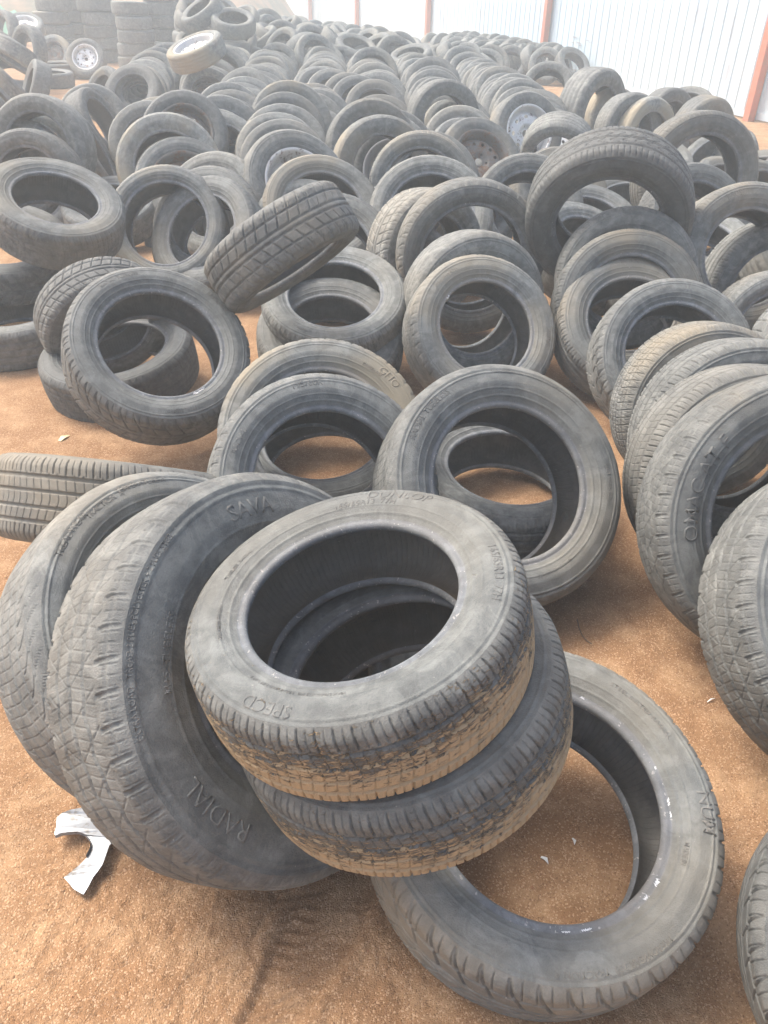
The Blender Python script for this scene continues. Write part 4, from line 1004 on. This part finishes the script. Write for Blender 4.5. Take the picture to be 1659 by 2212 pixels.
# small litter
def sliver(u0, v0, u1, v1, wd, name, lab, cat, mt, h=.006):
    a, c = at(u0, v0, h), at(u1, v1, h); d = (c - a); nrm = Vector((-d.y, d.x, 0)).normalized() * wd; mb = MB()
    mid = (a + c) / 2 + nrm * .6; P4 = [a + nrm * .5, mid + nrm, c, mid - nrm * .9, a - nrm * .6]
    z0 = gz(a.x, a.y); P4 = [(p.x, p.y, z0 + .004 + .003 * (i % 2)) for i, p in enumerate(P4)]
    mb.add(P4 + [(x, y, z - .0015) for x, y, z in P4], [(0, 1, 2, 3, 4), (9, 8, 7, 6, 5)] + [(i, 5 + i, 5 + (i + 1) % 5, (i + 1) % 5) for i in range(5)])
    o = mb.build(name, mt); o['label'] = lab; o['category'] = cat
sliver(1170, 1846, 1186, 1862, .004, 'plastic_sliver', 'short white plastic sliver on the sand inside the lying tyre', 'debris', M_TAPE)
sliver(1239, 1803, 1243, 1818, .003, 'plastic_sliver', 'tiny white plastic sliver on the sand, right of the longer one', 'debris', M_TAPE)
sliver(1530, 1510, 1547, 1502, .0015, 'straw', 'short pale straw on the sand between the right row and the lying tyre', 'litter', M_TAPE)
m, t, b = mat('yellowed_foam'); b.inputs['Base Color'].default_value = (.62, .52, .30, 1)
sliver(128, 952, 152, 940, .012, 'foam_scrap', 'crumpled yellowish scrap on the sand above the left edge tyre', 'litter', m)
m, t, b = mat('dry_twig'); b.inputs['Base Color'].default_value = (.13, .085, .05, 1)
mb = MB(); pp = [(1246, 1342), (1250, 1360), (1257, 1376), (1267, 1387), (1278, 1394)]; vs = []
for i, (x, y) in enumerate(pp):
    p = at(x, y, 0); z = gz(p.x, p.y)
    for j in range(5):
        a = 2 * math.pi * j / 5; vs.append((p.x + .0016 * math.cos(a), p.y, z + .004 + .0016 * math.sin(a)))
mb.add(vs, [(i * 5 + j, i * 5 + (j + 1) % 5, i * 5 + 5 + (j + 1) % 5, i * 5 + 5 + j) for i in range(len(pp) - 1) for j in range(5)])
o = mb.build('twig', m, smooth=True); o['label'] = 'thin curved dark twig on the sand right of the front pile'; o['category'] = 'litter'
# green netting and a sand bank far behind at the left
m, t, b = mat('green_netting'); b.inputs['Base Color'].default_value = (.10, .34, .20, 1); b.inputs['Roughness'].default_value = .8
mb = MB(); nx, ny = 34, 12; vs = []
for j in range(ny):
    for i in range(nx):
        x = -12.6 + 3.6 * i / (nx - 1); y = 22 + 1.6 * j / (ny - 1); e = math.sin(math.pi * j / (ny - 1)) * math.sin(math.pi * min(1, (i + .01) / (nx - 1))) ** .4
        vs.append((x, y, .02 + e * (.80 + .12 * math.sin(i * 1.3 + j) + .08 * math.sin(i * 2.9)) ))
mb.add(vs, [(j * nx + i, j * nx + i + 1, (j + 1) * nx + i + 1, (j + 1) * nx + i) for j in range(ny - 1) for i in range(nx - 1)])
o = mb.build('netting_heap', m, smooth=True); o['label'] = 'heap of green netting far behind at the upper left'; o['category'] = 'netting'

# ------------------------------------------------------------------ haze volume added to stand in for lens veil, plus distant haze
m = bpy.data.materials.new('haze_veil'); m.use_nodes = True; t = m.node_tree
for n in list(t.nodes): t.nodes.remove(n)
out = N(t, 'ShaderNodeOutputMaterial'); pv = N(t, 'ShaderNodeVolumePrincipled')
pv.inputs['Color'].default_value = (.90, .975, 1.0, 1); pv.inputs['Density'].default_value = 0.019; pv.inputs['Anisotropy'].default_value = .2
L(t, pv.outputs[0], out.inputs['Volume'])
mb = MB(); mb.box(-61, 61, -21, 81, -1.3, 4.2)
mb.build('haze', m, kind='stuff', label='pale haze over the yard, added for the lens veil and distant fade')
